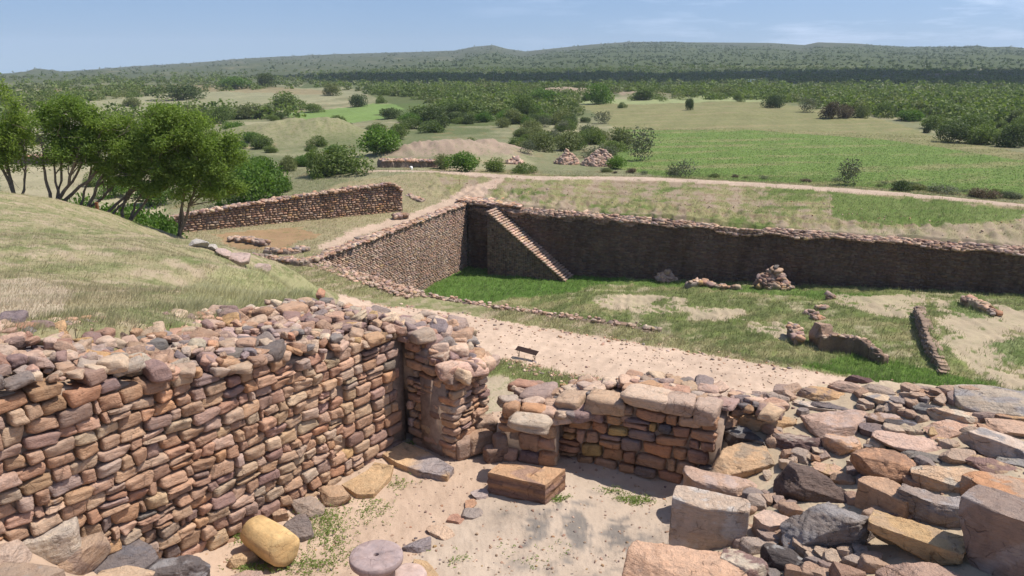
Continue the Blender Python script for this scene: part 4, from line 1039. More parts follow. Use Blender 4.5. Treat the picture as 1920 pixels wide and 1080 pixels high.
# carved ochre block with a sunken groove
def carved():
    z1 = -4.72; a = P(915, 886, z1)[:2]; b_ = P(944, 862, z1)[:2]; c_ = P(1060, 880, z1)[:2]; d_ = P(1022, 910, z1)[:2]
    a, b_, c_, d_ = [np.array(v) for v in (a, b_, c_, d_)]
    ex, ey = d_ - a, b_ - a
    N_ = 48; V = []; C_ = []
    us = np.linspace(0, 1, N_ + 1); vs_ = np.linspace(0, 1, N_ + 1)
    Fq = []
    def hgt(u, v):
        h = 0.
        if v > .72 and u < .64: h -= .028                       # narrow sunken band along the back
        if u > .62 and v > .25 and abs(u - .62 - .0) < .03: h -= .03
        return h + .004 * math.sin(9 * u + 5 * v)
    for i, u in enumerate(us):
        for j, v in enumerate(vs_):
            p = a + ex * u + ey * v + (c_ - d_ - b_ + a) * u * v
            V.append((p[0], p[1], z1 + hgt(u, v)))
            s = .5 + .5 * math.sin(6 * u + 3.1 * math.sin(4 * v + 1) + 9 * v)
            k = float(sstep(.72, .95, s)); C_.append(np.array((.50, .31, .18)) * (1 - .6 * k) + np.array((.26, .17, .15)) * .6 * k)
    for i in range(N_):
        for j in range(N_):
            o = i * (N_ + 1) + j; Fq.append((o, o + N_ + 1, o + N_ + 2, o + 1))
    # side skirts with layered colour
    ring = [i * (N_ + 1) for i in range(N_ + 1)] + [N_ * (N_ + 1) + j for j in range(1, N_ + 1)] + [i * (N_ + 1) + N_ for i in range(N_ - 1, -1, -1)] + [j for j in range(N_ - 1, 0, -1)]
    lv = 9; base = len(V); m = len(ring)
    cen = (a + b_ + c_ + d_) / 4
    for q_ in range(1, lv + 1):
        for k, ri in enumerate(ring):
            x, y, z = V[ri]; zz = z1 - .36 * q_ / lv
            w = .008 * math.sin(q_ * 2.1 + k * .11) + (.012 if q_ % 3 == 0 else 0)
            dx, dy = x - cen[0], y - cen[1]; L_ = math.hypot(dx, dy)
            V.append((x + dx / L_ * w, y + dy / L_ * w, zz))
            s = math.sin(q_ * 1.9 + .8 * math.sin(k * .06))
            C_.append(np.array((.36, .21, .13)) if s > 0 else np.array((.22, .135, .105)))
    for q_ in range(lv):
        for k in range(m):
            k2 = (k + 1) % m
            t0 = ring[k] if q_ == 0 else base + (q_ - 1) * m + k; t1 = ring[k2] if q_ == 0 else base + (q_ - 1) * m + k2
            Fq.append((t0, base + q_ * m + k, base + q_ * m + k2, t1))
    loc = (float(cen[0]), float(cen[1]), z1 - .36)
    o = mesh('carved_block', V, [Fq], M_ROCK, np.array(C_), None, smooth=False, loc=loc)
    tag(o, 'low squared ochre stone block with a carved groove on top', 'stone block')
carved()
def lathe(prof, seg=64, jig=0.):
    V, Fq = [], []
    for i, (r, z) in enumerate(prof):
        for k in range(seg):
            a = 2 * math.pi * k / seg; rr_ = r * (1 + jig * math.sin(3 * a + 1) + jig * .6 * math.sin(7 * a + i * .3))
            V.append((rr_ * math.cos(a), rr_ * math.sin(a), z))
    for i in range(len(prof) - 1):
        for k in range(seg):
            k2 = (k + 1) % seg; Fq.append((i * seg + k, i * seg + k2, (i + 1) * seg + k2, (i + 1) * seg + k))
    return np.array(V), np.array(Fq)
c = P(506, 1014, -4.8)
V, Fq = lathe([(.001, -.30), (.10, -.30), (.15, -.297), (.172, -.275), (.182, -.1), (.186, .1), (.178, .265), (.155, .295), (.1, .30), (.001, .302)], 48, .025)
V[:, 2] += .0
R1 = np.array([[0, 0, 1.], [0, 1, 0], [-1, 0, 0]])      # axis onto x
V = V @ R1.T
yw = -.70; Rz = np.array([[math.cos(yw), -math.sin(yw), 0], [math.sin(yw), math.cos(yw), 0], [0, 0, 1]]); V = V @ Rz.T
cc_ = np.array((.50, .345, .165)) * (1 + .15 * fbm(V[:, 0] * 1., V[:, 1] + V[:, 2], .3, 3, 1))[:, None]
V = V * (1 + .012 * fbm(V[:, 0] + V[:, 2], V[:, 1] - V[:, 2], .35, 4, 3))[:, None]
M_OCH = stone_mat('smooth_ochre_stone', 1.2, .8, False, .3)
o = mesh('stone_drum', V, [Fq], M_OCH, cc_); o.location = (c[0], c[1], -4.80)
tag(o, 'yellow ochre cylindrical stone drum lying on its side by the wall', 'stone drum')
# polished pillar base: wide wheel with a centre hole on a waisted foot
c = P(705, 1040, -4.52)
t = tag(empty('pillar_base', (c[0], c[1], -5.0)), 'polished mauve grey round stone with a centre hole on a waisted foot', 'pillar base')
M_POL = stone_mat('smooth_mauve_stone', 1.4, .82, False, .16)
def pc(V, c0): return np.array(c0) * (1 + .10 * fbm(V[:, 0] * 1.2, V[:, 1] * 1.4, .25, 4, 4) - .10 * sstep(.3, .7, fbm(V[:, 0], V[:, 1], .12, 3, 6)))[:, None]
V, Fq = lathe([(.026, .36), (.026, .478), (.030, .485), (.10, .487), (.2, .486), (.243, .483), (.253, .474), (.256, .44), (.250, .41), (.235, .395), (.17, .375)], 96, .006)
mesh('wheel', V, [Fq], M_POL, pc(V, (.30, .235, .225)), t)
V, Fq = lathe([(.17, .39), (.168, .33), (.172, .25), (.19, .16), (.215, .08), (.225, -.04)], 72, .006)
mesh('foot', V, [Fq], M_POL, pc(V, (.28, .20, .17)), t)
c2 = P(778, 1072, -4.9); V, Fq = lathe([(.001, .13), (.12, .13), (.155, .12), (.17, .09), (.17, -.05)], 48, .02)
o = mesh('round_footing', V, [Fq], M_POL, pc(V, (.42, .32, .28))); o.location = (c2[0] - .05, c2[1] - .05, -4.99); tag(o, 'low rounded pinkish stone partly hidden behind the stone wheel', 'footing stone')
prism([(775, 1046), (800, 1050), (822, 1075), (828, 1110), (770, 1110)], -5.08, -4.97, yc, 'corner_slab', 'yellow slab piece showing right of the stone wheel at the bottom edge', 'slab')

# ------------------------------------------------------------------ remains inside the reservoir
def ground_z(x, y): return float(H(np.array([float(x)]), np.array([float(y)]))[0])
def mass(name, label, cat, pxpts, hgt, seed, colr=(.36, .26, .2), z_=None, wid=1.2, mat=M_FAR, nst=200, ssz=(.15, .4), groups=None):
    """long ruin following a ground line: rough earth and stone body with loose stones"""
    line = [G(*p) if z_ is None else P(p[0], p[1], z_) for p in pxpts]
    Vs = []
    for i in range(len(line) - 1):
        a, b_ = line[i], line[i + 1]; L_ = np.linalg.norm((b_ - a)[:2]); n_ = max(2, int(L_ / .7)); h0, h1_ = hgt[i], hgt[i + 1]
        rs = np.random.default_rng(seed + i)
        for k in range(n_):
            f = (k + .5) / n_; p = a + (b_ - a) * f; h = h0 + (h1_ - h0) * f; d_ = (b_ - a)[:2] / L_
            yaw = math.atan2(d_[1], d_[0])
            Vs.append(stone_batch(np.array([[p[0], p[1], p[2] + h / 2 - .35 + rs.uniform(-.05, .05)]]), np.array([[L_ / n_ * .8, wid / 2 * rs.uniform(.85, 1.15), h / 2 + .35]]),
                                  rotm(np.array([yaw + rs.normal(0, .12)]), rs.normal(0, .05, 1), rs.uniform(0, 6, 1)), np.array([colr]) * rs.uniform(.85, 1.15), 7, 6.5, .2, .085, rs))
    def fp(r, n_):
        seg = r.integers(0, len(line) - 1, n_); f = r.uniform(0, 1, n_); o = []
        for s_, q_ in zip(seg, f):
            a, b_ = line[s_], line[s_ + 1]; p = a + (b_ - a) * q_; h = hgt[s_] + (hgt[s_ + 1] - hgt[s_]) * q_
            d_ = (b_ - a)[:2]; d_ = d_ / np.linalg.norm(d_); off = r.uniform(-.5, .5) * wid
            o.append((p[0] - d_[1] * off, p[1] + d_[0] * off, p[2] + h * (1 - .25 * abs(off) / wid) - .05))
        return np.array(o)
    Vs.append(rubble(nst, fp, ssz, .45, 3, seed=seed, tilt=.3, sc=1.0))
    return thing_stones(name, label, cat, Vs, mat, groups)
def pile(name, label, cat, px0, px1, pyb, pyt, n_, ssz, seed, colw=PWT, sc=1., group=None, z=None):
    g = G((px0 + px1) / 2, pyb) if z is None else P((px0 + px1) / 2, pyb, z); d = g[1] * cT - g[2] * sT
    W = (px1 - px0) * d / F; Hh = (pyb - pyt) * d / F * .9
    bc = stone_batch(np.array([[g[0], g[1] + W * .2, g[2] + Hh * .25]]), np.array([[W * .36, W * .3, Hh * .5]]), rotm(np.array([.3]), np.array([.0]), np.array([0.])), np.array([[.26, .19, .14]]), 7, 2.2, .1, .05)
    def fp(r, m):
        a = r.uniform(0, 6.28, m); q_ = np.sqrt(r.uniform(0, 1, m)); x = np.cos(a) * q_; y = np.sin(a) * q_
        zz = Hh * np.maximum(0, 1 - q_) ** .8 * (1 + .25 * np.sin(a * 3 + seed))
        return np.column_stack([g[0] + x * W / 2, g[1] + W * .2 + y * W * .4, g[2] + zz - ssz[1] * .2])
    return thing_stones(name, label, cat, [bc, rubble(n_, fp, ssz, .55, 3, seed=seed, tilt=.5, cw=colw, sc=sc)], M_FAR, group)
pile('rubble_pile', 'peaked pile of brown stones against the foot of the dark reservoir wall', 'rubble pile', 1422, 1486, 542, 504, 260, (.16, .42), 5, sc=1.0)
pile('rubble_pile', 'small round heap of grey stones on the green reservoir floor', 'rubble pile', 1232, 1268, 528, 508, 120, (.15, .4), 6, GREYW, 1.2)
mass('low_stone_row', 'broken low row of grey stones crossing the reservoir grass', 'stone row', [(1292, 538), (1318, 536), (1345, 540), (1384, 543)], [.7, .5, .15, .3], 7, (.24, .2, .17), wid=.8, nst=70)
for k, (px, py, lab) in enumerate([(1560, 560, 'small dark stone on the reservoir floor below the rubble pile'), (1543, 580, 'small stone stub above the ruined standing block'), (1532, 600, 'short stone stub touching the top of the ruined block'), (1518, 592, 'tiny stone left of the short stubs in the reservoir')]):
    pile('stone_stub', lab, 'stone', px - 8, px + 8, py, py - 8, 16, (.15, .35), 30 + k)
put(1512, 602, 1556, 656, (.34, .235, .17), 'tall broken earthen block standing in the reservoir grass with a shaded face', .85, (.25, .17, .13), seed=511, name='ruined_block', cat='ruin', cuts=6, ex=8, rough=.07, yaw=-.3)
mass('ruined_fragment', 'narrow dark fragment left of the tall broken block', 'ruin', [(1486, 632), (1494, 646)], [1.2, .5], 12, (.30, .22, .17), wid=.7, nst=24)
mass('excavated_ledge', 'curving low ledge of earth and stone, shade darkened into its colour, right of the broken block', 'ruin', [(1540, 655), (1575, 660), (1615, 668), (1655, 680)], [1.25, 1.5, 1.35, .5], 13, (.22, .155, .115), wid=.7, nst=50, ssz=(.1, .25))  # body colour darkened to stand in for shade on the camera side
blz = [G(a_, b_) for a_, b_ in [(1722, 570)]]
Vb = []; rs_ = np.random.default_rng(14)
for k in range(4):
    a_, b_ = _bl[k], _bl[k + 1]; L_ = np.linalg.norm(b_ - a_); n_ = int(L_ / .32); d_ = (b_ - a_) / L_; yaw = math.atan2(d_[1], d_[0])
    for i_ in range(n_):
        p = a_ + (b_ - a_) * (i_ + .5) / n_; z0 = ground_z(p[0] - .9, p[1]); z1 = ground_z(p[0] + .8, p[1]); zz = z0 - .2
        while zz < z1 - .02:
            h_ = rs_.uniform(.16, .3)
            h_ = min(h_, z1 - .02 - zz + .03)
            Vb.append(stone_batch(np.array([[p[0] + rs_.uniform(-.08, .08) + .1, p[1] + rs_.uniform(-.15, .15), zz + h_ / 2]]), np.array([[.42, rs_.uniform(.3, .42), h_ / 2]]), rotm(np.array([yaw + rs_.normal(0, .1)]), rs_.normal(0, .04, 1), rs_.uniform(0, 6, 1)), np.array([[.29, .215, .16]]) * rs_.uniform(.85, 1.1), 3, 6, .25, 0, rs_)); zz += h_
thing_stones('baulk_wall', 'long narrow ruined wall running towards the camera beside bare soil', 'wall', Vb, M_FAR)
mass('kerb_wall', 'short low kerb of stone on bare ground at the right of the reservoir', 'wall', [(1806, 568), (1835, 580), (1868, 592)], [.5, .6, .2], 15, (.36, .28, .2), wid=.7, nst=60)
# low walls and stone lines left of the reservoir
LOWL = [([(432, 452), (470, 456), (500, 462)], 'short dark stone row nearest the orange soil patch'), ([(462, 486), (520, 492), (560, 498), (600, 490)], 'low stone wall curving behind the row of pink boulders'),
        ([(500, 476), (540, 478), (575, 472)], 'low stone wall remnant parallel to the reservoir side wall'), ([(740, 410), (762, 408)], 'tiny dark stone remnant on the dusty corridor'), ([(745, 365), (790, 380)], 'loose stone line running down from the end of the terrace wall')]
for k, (ln, lab) in enumerate(LOWL):
    mass('low_wall', lab, 'low wall', ln, [.45] * len(ln), 60 + k, (.28, .22, .18), z_=-17.9, wid=.8, nst=90, ssz=(.13, .34))
PB = [(352, 446, 392, 466, 'grey boulder farthest along the crest line'), (388, 456, 408, 472, 'small grey boulder second along the crest line'), (404, 464, 432, 484, 'pinkish boulder third along the crest line'), (424, 474, 472, 500, 'largest pink boulder of the crest line'), (470, 492, 505, 510, 'flat pink boulder nearest on the crest line')]
for k, (x0, y0, x1, y1, lab) in enumerate(PB):
    tag(put(x0, y0, x1, y1, (.42, .32, .28) if k > 1 else (.40, .37, .33), lab, .6, None, seed=700 + k, n_=12), group='boulders along the crest')
# far ruins
for a_, b_, hh, lab in [((-60, 306), (100, 308), 1.6, 'ruined dark wall far left behind the trees'), ((712, 314), (818, 313), 1.3, 'ruined stone wall behind the upper path')]:
    mass('ruined_wall', lab, 'wall', [a_, ((a_[0] + b_[0]) / 2, a_[1]), b_], [hh, hh, hh * .8], 80 + int(hh * 10), (.22, .17, .14), wid=1.3, nst=420, ssz=(.14, .4))
pile('stone_heap', 'left of the two pale heaps of splintered stones beyond the path', 'stone heap', 1042, 1085, 308, 286, 700, (.14, .42), 21, GREYW, 1.25)
pile('stone_heap', 'right of the two pale heaps of splintered stones beyond the path', 'stone heap', 1092, 1162, 311, 283, 900, (.14, .42), 22, GREYW, 1.25)
pile('stone_heap', 'small pale stone heap near the far bushes behind the path', 'stone heap', 950, 978, 307, 298, 60, (.25, .6), 23, GREYW, 1.4)

# ------------------------------------------------------------------ foliage
M_LEAF = {
 'tree': leaf_mat('tree_leaves', (.145, .21, .04), (.31, .39, .10), .48),
 'bright': leaf_mat('bright_green_leaves', (.075, .15, .02), (.15, .24, .04), .35),
 'green': leaf_mat('green_leaves', (.088, .13, .03), (.18, .23, .065), .35),
 'olive': leaf_mat('olive_leaves', (.12, .145, .05), (.23, .25, .10), .3),
 'dark': leaf_mat('dark_leaves', (.052, .08, .025), (.11, .15, .045), .25),
 'grey': leaf_mat('grey_green_leaves', (.095, .11, .065), (.17, .18, .11), .2),
 'brown': leaf_mat('brown_leaves', (.10, .075, .045), (.18, .13, .08), .15)}
M_BARK = plain_mat('bark', (.20, .155, .115), .95, .4, 9)
def leaves(Cn, size, r, droop=.0, asp=.42, up=.3):
    """one folded rhomb per leaf"""
    n_ = len(Cn); a = r.normal(size=(n_, 3)); a[:, 2] = a[:, 2] * .6 - droop; a /= np.linalg.norm(a, axis=1)[:, None]
    b = r.normal(size=(n_, 3)); b -= (b * a).sum(1)[:, None] * a; b /= np.linalg.norm(b, axis=1)[:, None]
    s = (size * r.uniform(.6, 1.3, n_))[:, None]
    V = np.stack([Cn - a * s * .5, Cn + b * s * asp * .5 , Cn + a * s * .5, Cn - b * s * asp * .5], 1)
    V[:, 0] += 0; nrm = np.cross(a, b); V[:, 1] += nrm * s * .12; V[:, 3] += nrm * s * .12
    Fq = np.arange(n_ * 4).reshape(-1, 4)
    g = np.repeat(r.uniform(0, 1, n_), 4)
    return V.reshape(-1, 3), Fq, np.repeat(g[:, None], 3, 1)
def tube(pts, rads, seg=7):
    pts = np.array(pts, float); V = []; F_ = []
    for i, p in enumerate(pts):
        d = pts[min(i + 1, len(pts) - 1)] - pts[max(i - 1, 0)]; d /= np.linalg.norm(d) + 1e-9
        u = np.cross(d, (0.3, 0.2, .9)); u /= np.linalg.norm(u) + 1e-9; w = np.cross(d, u)
        for k in range(seg):
            a = 6.2832 * k / seg; V.append(p + (u * math.cos(a) + w * math.sin(a)) * rads[i])
    for i in range(len(pts) - 1):
        for k in range(seg):
            k2 = (k + 1) % seg; F_.append((i * seg + k, i * seg + k2, (i + 1) * seg + k2, (i + 1) * seg + k))
    V = np.array(V); return V, np.array(F_), np.tile((.2, .15, .11), (len(V), 1))
def curve(a, b, bend, r, n_=9):
    a, b = np.array(a, float), np.array(b, float); t = np.linspace(0, 1, n_)[:, None]
    m = (a + b) / 2 + bend
    p = (1 - t) ** 2 * a + 2 * t * (1 - t) * m + t ** 2 * b
    p[1:-1] += r.normal(0, .035, (n_ - 2, 3)) * np.linalg.norm(b - a) * .35
    return p
def make_tree(name, label, base, trunks, clusters, leaf_n, lsz, seed, cat='tree', kind='tree', trad=.085):
    """base world point; trunks: end points (relative); clusters: (centre rel, radii)"""
    r = np.random.default_rng(seed); t = tag(empty(name, tuple(base)), label, cat)
    tb = []; ends = []
    for e, bend in trunks:
        e = np.array(e, float); st = np.array((r.uniform(-.18, .18), r.uniform(-.1, .1), -.15))
        p = curve(st, e, np.array(bend), r); rd = np.linspace(trad, trad * .45, len(p)) * r.uniform(.8, 1.15)
        tb.append(tube(p, rd)); ends.append(p)
    for cc, rdii in clusters:
        cc = np.array(cc)
        for q_ in range(4):
            e = ends[r.integers(len(ends))]; best = min(ends, key=lambda E_: np.linalg.norm(E_[-1] - cc)); st = best[r.integers(4, len(best))]
            en = cc + r.normal(0, .45, 3) * np.array(rdii)
            p = curve(st, en, r.normal(0, .15, 3), r, 7); tb.append(tube(p, np.linspace(trad * .4, .008, 7), 5))
            for z_ in range(3):
                s2 = p[r.integers(2, 6)]; tb.append(tube(curve(s2, s2 + r.normal(0, .5, 3) * np.array(rdii) , r.normal(0, .08, 3), r, 5), np.linspace(.014, .004, 5), 4))
    v_, f_, c_ = join(tb); mesh('trunk', v_, [f_], M_BARK, c_, t)
    w = np.array([np.prod(c[1]) ** .75 for c in clusters]); w /= w.sum(); L_ = []
    for (cc, rdii), ww in zip(clusters, w):
        m = int(leaf_n * 1.1 * ww); nsub = max(5, int(12 * len(clusters) * ww))
        sub = r.normal(size=(nsub, 3)); sub /= np.linalg.norm(sub, axis=1)[:, None]; sub *= r.uniform(.35, 1.0, (nsub, 1)) ** .5
        ix = r.integers(0, nsub, m); q_ = sub[ix] + r.normal(0, .2, (m, 3))
        L_.append(np.array(cc) + q_ * np.array(rdii))
    L_ = np.concatenate(L_)
    v_, f_, c_ = leaves(L_, lsz, r, .35, .38); mesh('crown', v_, [f_], M_LEAF[kind], c_, t, smooth=False)
    return t
def ground_at(x, y): return float(H(np.array([x]), np.array([y]))[0])
def tree_px(label, bx, by, Yd, trunks, clusters, leaf_n, seed, **k):
    """bx,by: foot of the trunk in the photo at distance Yd; trunks/clusters given in photo pixels around it"""
    b = PY(bx, by, Yd); z0 = min(b[2], ground_at(b[0], Yd)); base = np.array((b[0], Yd, z0 + .02)); sc = Yd * (1 / cT) / F
    def rel(px, py, dy=0): q_ = PY(px, py, Yd + dy); return q_ - base
    tr = [(rel(*e[:2], e[2]), (0, 0, 0) if len(e) < 4 else np.array((e[3] * sc, 0, e[4] * sc))) for e in trunks]
    cl = [(rel(c[0], c[1], c[4] if len(c) > 4 else 0), (c[2] * sc, c[2] * sc * .8, c[3] * sc)) for c in clusters]
    return make_tree('leafy_tree', label, base, tr, cl, leaf_n, .155, seed, **k)
tree_px('leftmost green tree, cut by the left edge of the picture', 28, 368, 38, [(10, 270, 0, -8, 0), (50, 260, .5, 4, 0), (-20, 260, 0)],
        [(12, 205, 34, 40), (-20, 250, 40, 50), (30, 260, 38, 42), (5, 300, 40, 26)], 9000, 1)
tree_px('many stemmed tree with pale forking trunks behind the grassy crest', 104, 374, 37.5, [(80, 280, 0, -10, 0), (120, 255, .6, 4, 0), (150, 270, -.5, 14, 0), (100, 262, .3), (175, 265, .5, 10, 5), (215, 300, .5, 10, 15)],
        [(118, 215, 48, 34), (80, 245, 40, 38), (150, 240, 46, 40), (110, 280, 50, 36), (165, 285, 36, 30)], 15000, 2)
tree_px('tree leaning right on one thick pale trunk', 146, 384, 37.8, [(230, 318, .8, 10, -22), (200, 300, .2, 8, -5), (180, 290, 0)],
        [(205, 232, 38, 32), (240, 262, 42, 36), (195, 275, 38, 32), (240, 305, 38, 28), (215, 330, 34, 20)], 11000, 3)
tree_px('dense green tree behind the small brown post', 188, 394, 38, [(262, 330, .5, 5, -20), (290, 290, .8, 20, -10)],
        [(285, 238, 44, 34), (255, 285, 40, 34), (310, 262, 40, 36), (278, 310, 40, 28), (272, 340, 40, 24)], 13500, 4)
tree_px('tree with a twisted dark trunk on the slope edge', 236, 414, 38.2, [(280, 345, .3, -12, 0), (300, 330, .5, 14, 8), (262, 340, .2, -24, 10)],
        [(330, 240, 44, 34), (310, 300, 42, 32), (355, 285, 40, 36), (318, 345, 40, 24)], 13000, 5)
tree_px('rightmost leafy tree on two slim trunks in front of the terrace wall', 338, 442, 38.8, [(345, 330, 0, 2, 0), (368, 320, .3, 8, 0), (352, 300, .5)],
        [(375, 255, 50, 36), (340, 300, 46, 40), (405, 300, 46, 40), (370, 345, 56, 36), (412, 350, 40, 26), (350, 235, 34, 24), (430, 300, 36, 40)], 21000, 6)

def bush_mesh(name, n_, seed, kind, ls=.085, lob=7, h=.62):
    """unit bush: width 2, height about 1.25, leaf clumps with gaps"""
    r = np.random.default_rng(seed); cs = []
    for k in range(lob):
        a = r.uniform(0, 6.28); d = r.uniform(.1, .68); cs.append((d * math.cos(a), d * math.sin(a), r.uniform(.3, h + .25) * (1 - .35 * d), r.uniform(.3, .52)))
    cs.append((0, 0, .5, .6))
    P_ = []
    for x, y, z, s_ in cs:
        m = int(n_ * s_ ** 2 / sum(c[3] ** 2 for c in cs)); q_ = r.normal(size=(m, 3)); q_ /= np.linalg.norm(q_, axis=1)[:, None]
        q_ *= (r.uniform(.25, 1.08, (m, 1)) ** .45) * s_; q_ += r.normal(0, .035, (m, 3)); P_.append(q_ * (1, 1, .85) + (x, y, z))
    P_ = np.concatenate(P_); P_ = P_[P_[:, 2] > -.04]
    v_, f_, c_ = leaves(P_, ls, r, 0, .6)
    c_ = np.clip(c_ + .25 * fbm(v_[:, 0] + v_[:, 2], v_[:, 1] - v_[:, 2], .5, 3, seed % 5)[:, None], 0, 1)
    o = mesh(name, v_, [f_], M_LEAF[kind], c_, None, smooth=False); me = o.data; bpy.data.objects.remove(o); return me
BM = {k: [bush_mesh('bush', 2600, 10 + i * 7 + j * 3, k, ls=.10) for i in range(3)] for j, k in enumerate(['bright', 'green', 'olive', 'dark', 'grey', 'brown'])}
BM['grey'] = [bush_mesh('bush', 1000, 300 + i * 7, 'grey', ls=.10, lob=9, h=.8) for i in range(3)]
def bush_at(x, y, w, h, kind, label, group=None, i=0, name='bush', cat='bush', z=None):
    o = bpy.data.objects.new(name, BM[kind][i % 3]); link(o)
    o.location = (x, y, (ground_at(x, y) if z is None else z) - .08 * h); o.scale = (w / 2, w / 2 * random.uniform(.85, 1.1), h / 1.25); o.rotation_euler = (0, 0, random.uniform(0, 6.28))
    return tag(o, label, cat, group)
HB = [
 (1128, 196, 60, 46, 'bright', 'large round tree at the far edge of the green field', 'tree'), (1100, 190, 26, 18, 'green', 'low bush touching the left side of the large round tree'), (1168, 203, 20, 13, 'green', 'tiny bush just right of the large round tree'),
 (1292, 207, 22, 27, 'dark', 'lone dark bush standing in the pale field'), (1212, 188, 60, 32, 'green', 'wide bush right of the large round tree before a pale mound'), (1340, 185, 34, 22, 'olive', 'pale bush on the far field edge right of the lone dark bush'),
 (1386, 191, 24, 20, 'green', 'small round bush on the field edge, left of the dark twin bushes'), (1455, 203, 46, 30, 'dark', 'dark bush on the field edge where the thicket begins'), (1520, 212, 44, 32, 'grey', 'grey green bush beside a pale clearing at the field edge'),
 (1560, 224, 42, 33, 'brown', 'reddish brown bush at the far edge of the field'), (1592, 222, 34, 30, 'brown', 'second brown bush, right of the reddish brown one'), (1618, 222, 36, 31, 'olive', 'olive brown bush third from the reddish brown one'), (1660, 220, 44, 30, 'green', 'green bush on the field edge right of the brown ones'),
 (1714, 228, 60, 26, 'bright', 'bright low bush by the pale bare bank'), (1742, 250, 24, 20, 'dark', 'small bush at the tip of the dark thicket beside the field'), (1790, 268, 76, 44, 'dark', 'big dark green bush leading the thicket beside the field'),
 (1850, 272, 80, 46, 'green', 'big green bush between two dark ones at the right field edge'), (1905, 278, 80, 50, 'dark', 'big dark bush at the right edge of the picture by the field'), (1830, 250, 90, 40, 'green', 'green bush behind the row of dark ones at the right'),
 (712, 290, 96, 64, 'bright', 'bright green round bush between the grassy mound and the pink rocky mound'), (640, 332, 130, 66, 'green', 'spreading dark trunked bush above the terrace wall'), (590, 335, 60, 60, 'green', 'dark bush left of the spreading one above the terrace wall'),
 (540, 322, 46, 36, 'olive', 'small olive bush on the slope under the grassy mound'), (500, 380, 90, 90, 'bright', 'vivid green bush right of the leafy trees'), (455, 392, 110, 100, 'bright', 'vivid green tall bush touching the rightmost leafy tree'), (530, 362, 50, 34, 'bright', 'low vivid green bush above the middle of the terrace wall'),
 (815, 242, 76, 46, 'dark', 'dark wide bush left end of the thicket above the pink mound'), (870, 226, 90, 44, 'green', 'broad green bush in the thicket above the pink mound'), (943, 240, 32, 24, 'olive', 'cone shaped small bush in front of the central thicket'),
 (925, 190, 60, 28, 'dark', 'dark bush at the back of the central thicket'), (985, 222, 60, 50, 'green', 'tall bush in the middle of the central thicket'), (1015, 200, 80, 40, 'bright', 'bright topped bush at the crown of the central thicket'), (1070, 210, 44, 24, 'green', 'round bush at the right end of the central thicket'),
 (1047, 228, 22, 26, 'grey', 'small grey bush at the right foot of the central thicket'), (1070, 242, 40, 32, 'dark', 'dark bush below the small grey one'), (998, 246, 50, 24, 'olive', 'brownish olive bush behind the pink rocky mound'),
 (1020, 286, 66, 42, 'olive', 'olive bush right of the pink rocky mound'), (1065, 284, 76, 46, 'olive', 'round olive bush above the left stone heap'), (1110, 272, 60, 40, 'green', 'green bush above the right stone heap'), (1150, 285, 50, 24, 'green', 'low bush beside the right stone heap'),
 (1205, 304, 70, 62, 'grey', 'tall grey green shrub standing at the near edge of the green field'), (1155, 318, 48, 28, 'bright', 'broad leaved shrub in front of the right stone heap'), (1276, 334, 62, 38, 'grey', 'spiky grey green shrub right above the upper path'),
 (1598, 350, 62, 50, 'grey', 'airy pale shrub right above the upper path near the right side'), (1694, 360, 50, 22, 'dark', 'dark low bush right of the airy pale shrub'), (1780, 366, 70, 18, 'grey', 'long grey bush above the path at the right'), (1860, 374, 60, 22, 'brown', 'dry brown bush above the path near the right edge'),
 (870, 322, 80, 44, 'bright', 'dense green bush in front of the pink rocky mound'), (830, 318, 44, 30, 'olive', 'dry edged bush next to the ruined wall behind the path'), (930, 324, 60, 34, 'green', 'green bush on the upper path opposite the small stone heap'), (985, 326, 50, 24, 'green', 'low bush touching the upper path below the olive ones'),
 (410, 232, 56, 36, 'green', 'dark bush with a visible trunk behind the leafy trees'), (470, 224, 90, 34, 'olive', 'wide olive bush left of the grassy mound'), (530, 206, 90, 40, 'green', 'large dark bush above the grassy mound'), (584, 212, 46, 20, 'green', 'twin low bushes right above the grassy mound'),
 (668, 201, 42, 30, 'dark', 'dark round bush standing on the pale green field'), (712, 194, 26, 18, 'green', 'small bush right of the dark round one on the pale field'), (618, 180, 40, 26, 'olive', 'olive bush at the far edge of the pale green field'), (335, 188, 90, 36, 'dark', 'wide dark bush on the dry plain above the leafy trees'),
 (430, 168, 80, 28, 'bright', 'bright long bush far on the plain behind the dry strip'), (500, 162, 40, 30, 'dark', 'tall dark bush next to the bright long one'), (245, 200, 40, 20, 'olive', 'small olive bush on the dry plain above the leafy trees'), (300, 214, 60, 24, 'green', 'low green bush just above the crowns of the leafy trees'),
 (745, 262, 44, 34, 'green', 'small leafy bush behind the bright green round one'), (420, 412, 40, 20, 'dark', 'dark shrub at the foot of the rightmost leafy tree'), (280, 390, 90, 56, 'bright', 'vivid green bush seen between the tree trunks'), (210, 372, 70, 44, 'bright', 'low vivid bush behind the leaning pale trunk'), (170, 352, 60, 20, 'green', 'small bush behind the many stemmed tree')]
for k, h_ in enumerate(HB):
    px, py, w, hh, kind, lab = h_[:6]
    g = G(px, py); d = g[1] * cT - g[2] * sT
    bush_at(g[0], g[1] + w * d / F * .25, w * d / F * 1.08, hh * d / F * 1.12, kind, lab, None, k, 'round_tree' if len(h_) > 6 else 'bush', h_[6] if len(h_) > 6 else 'bush')

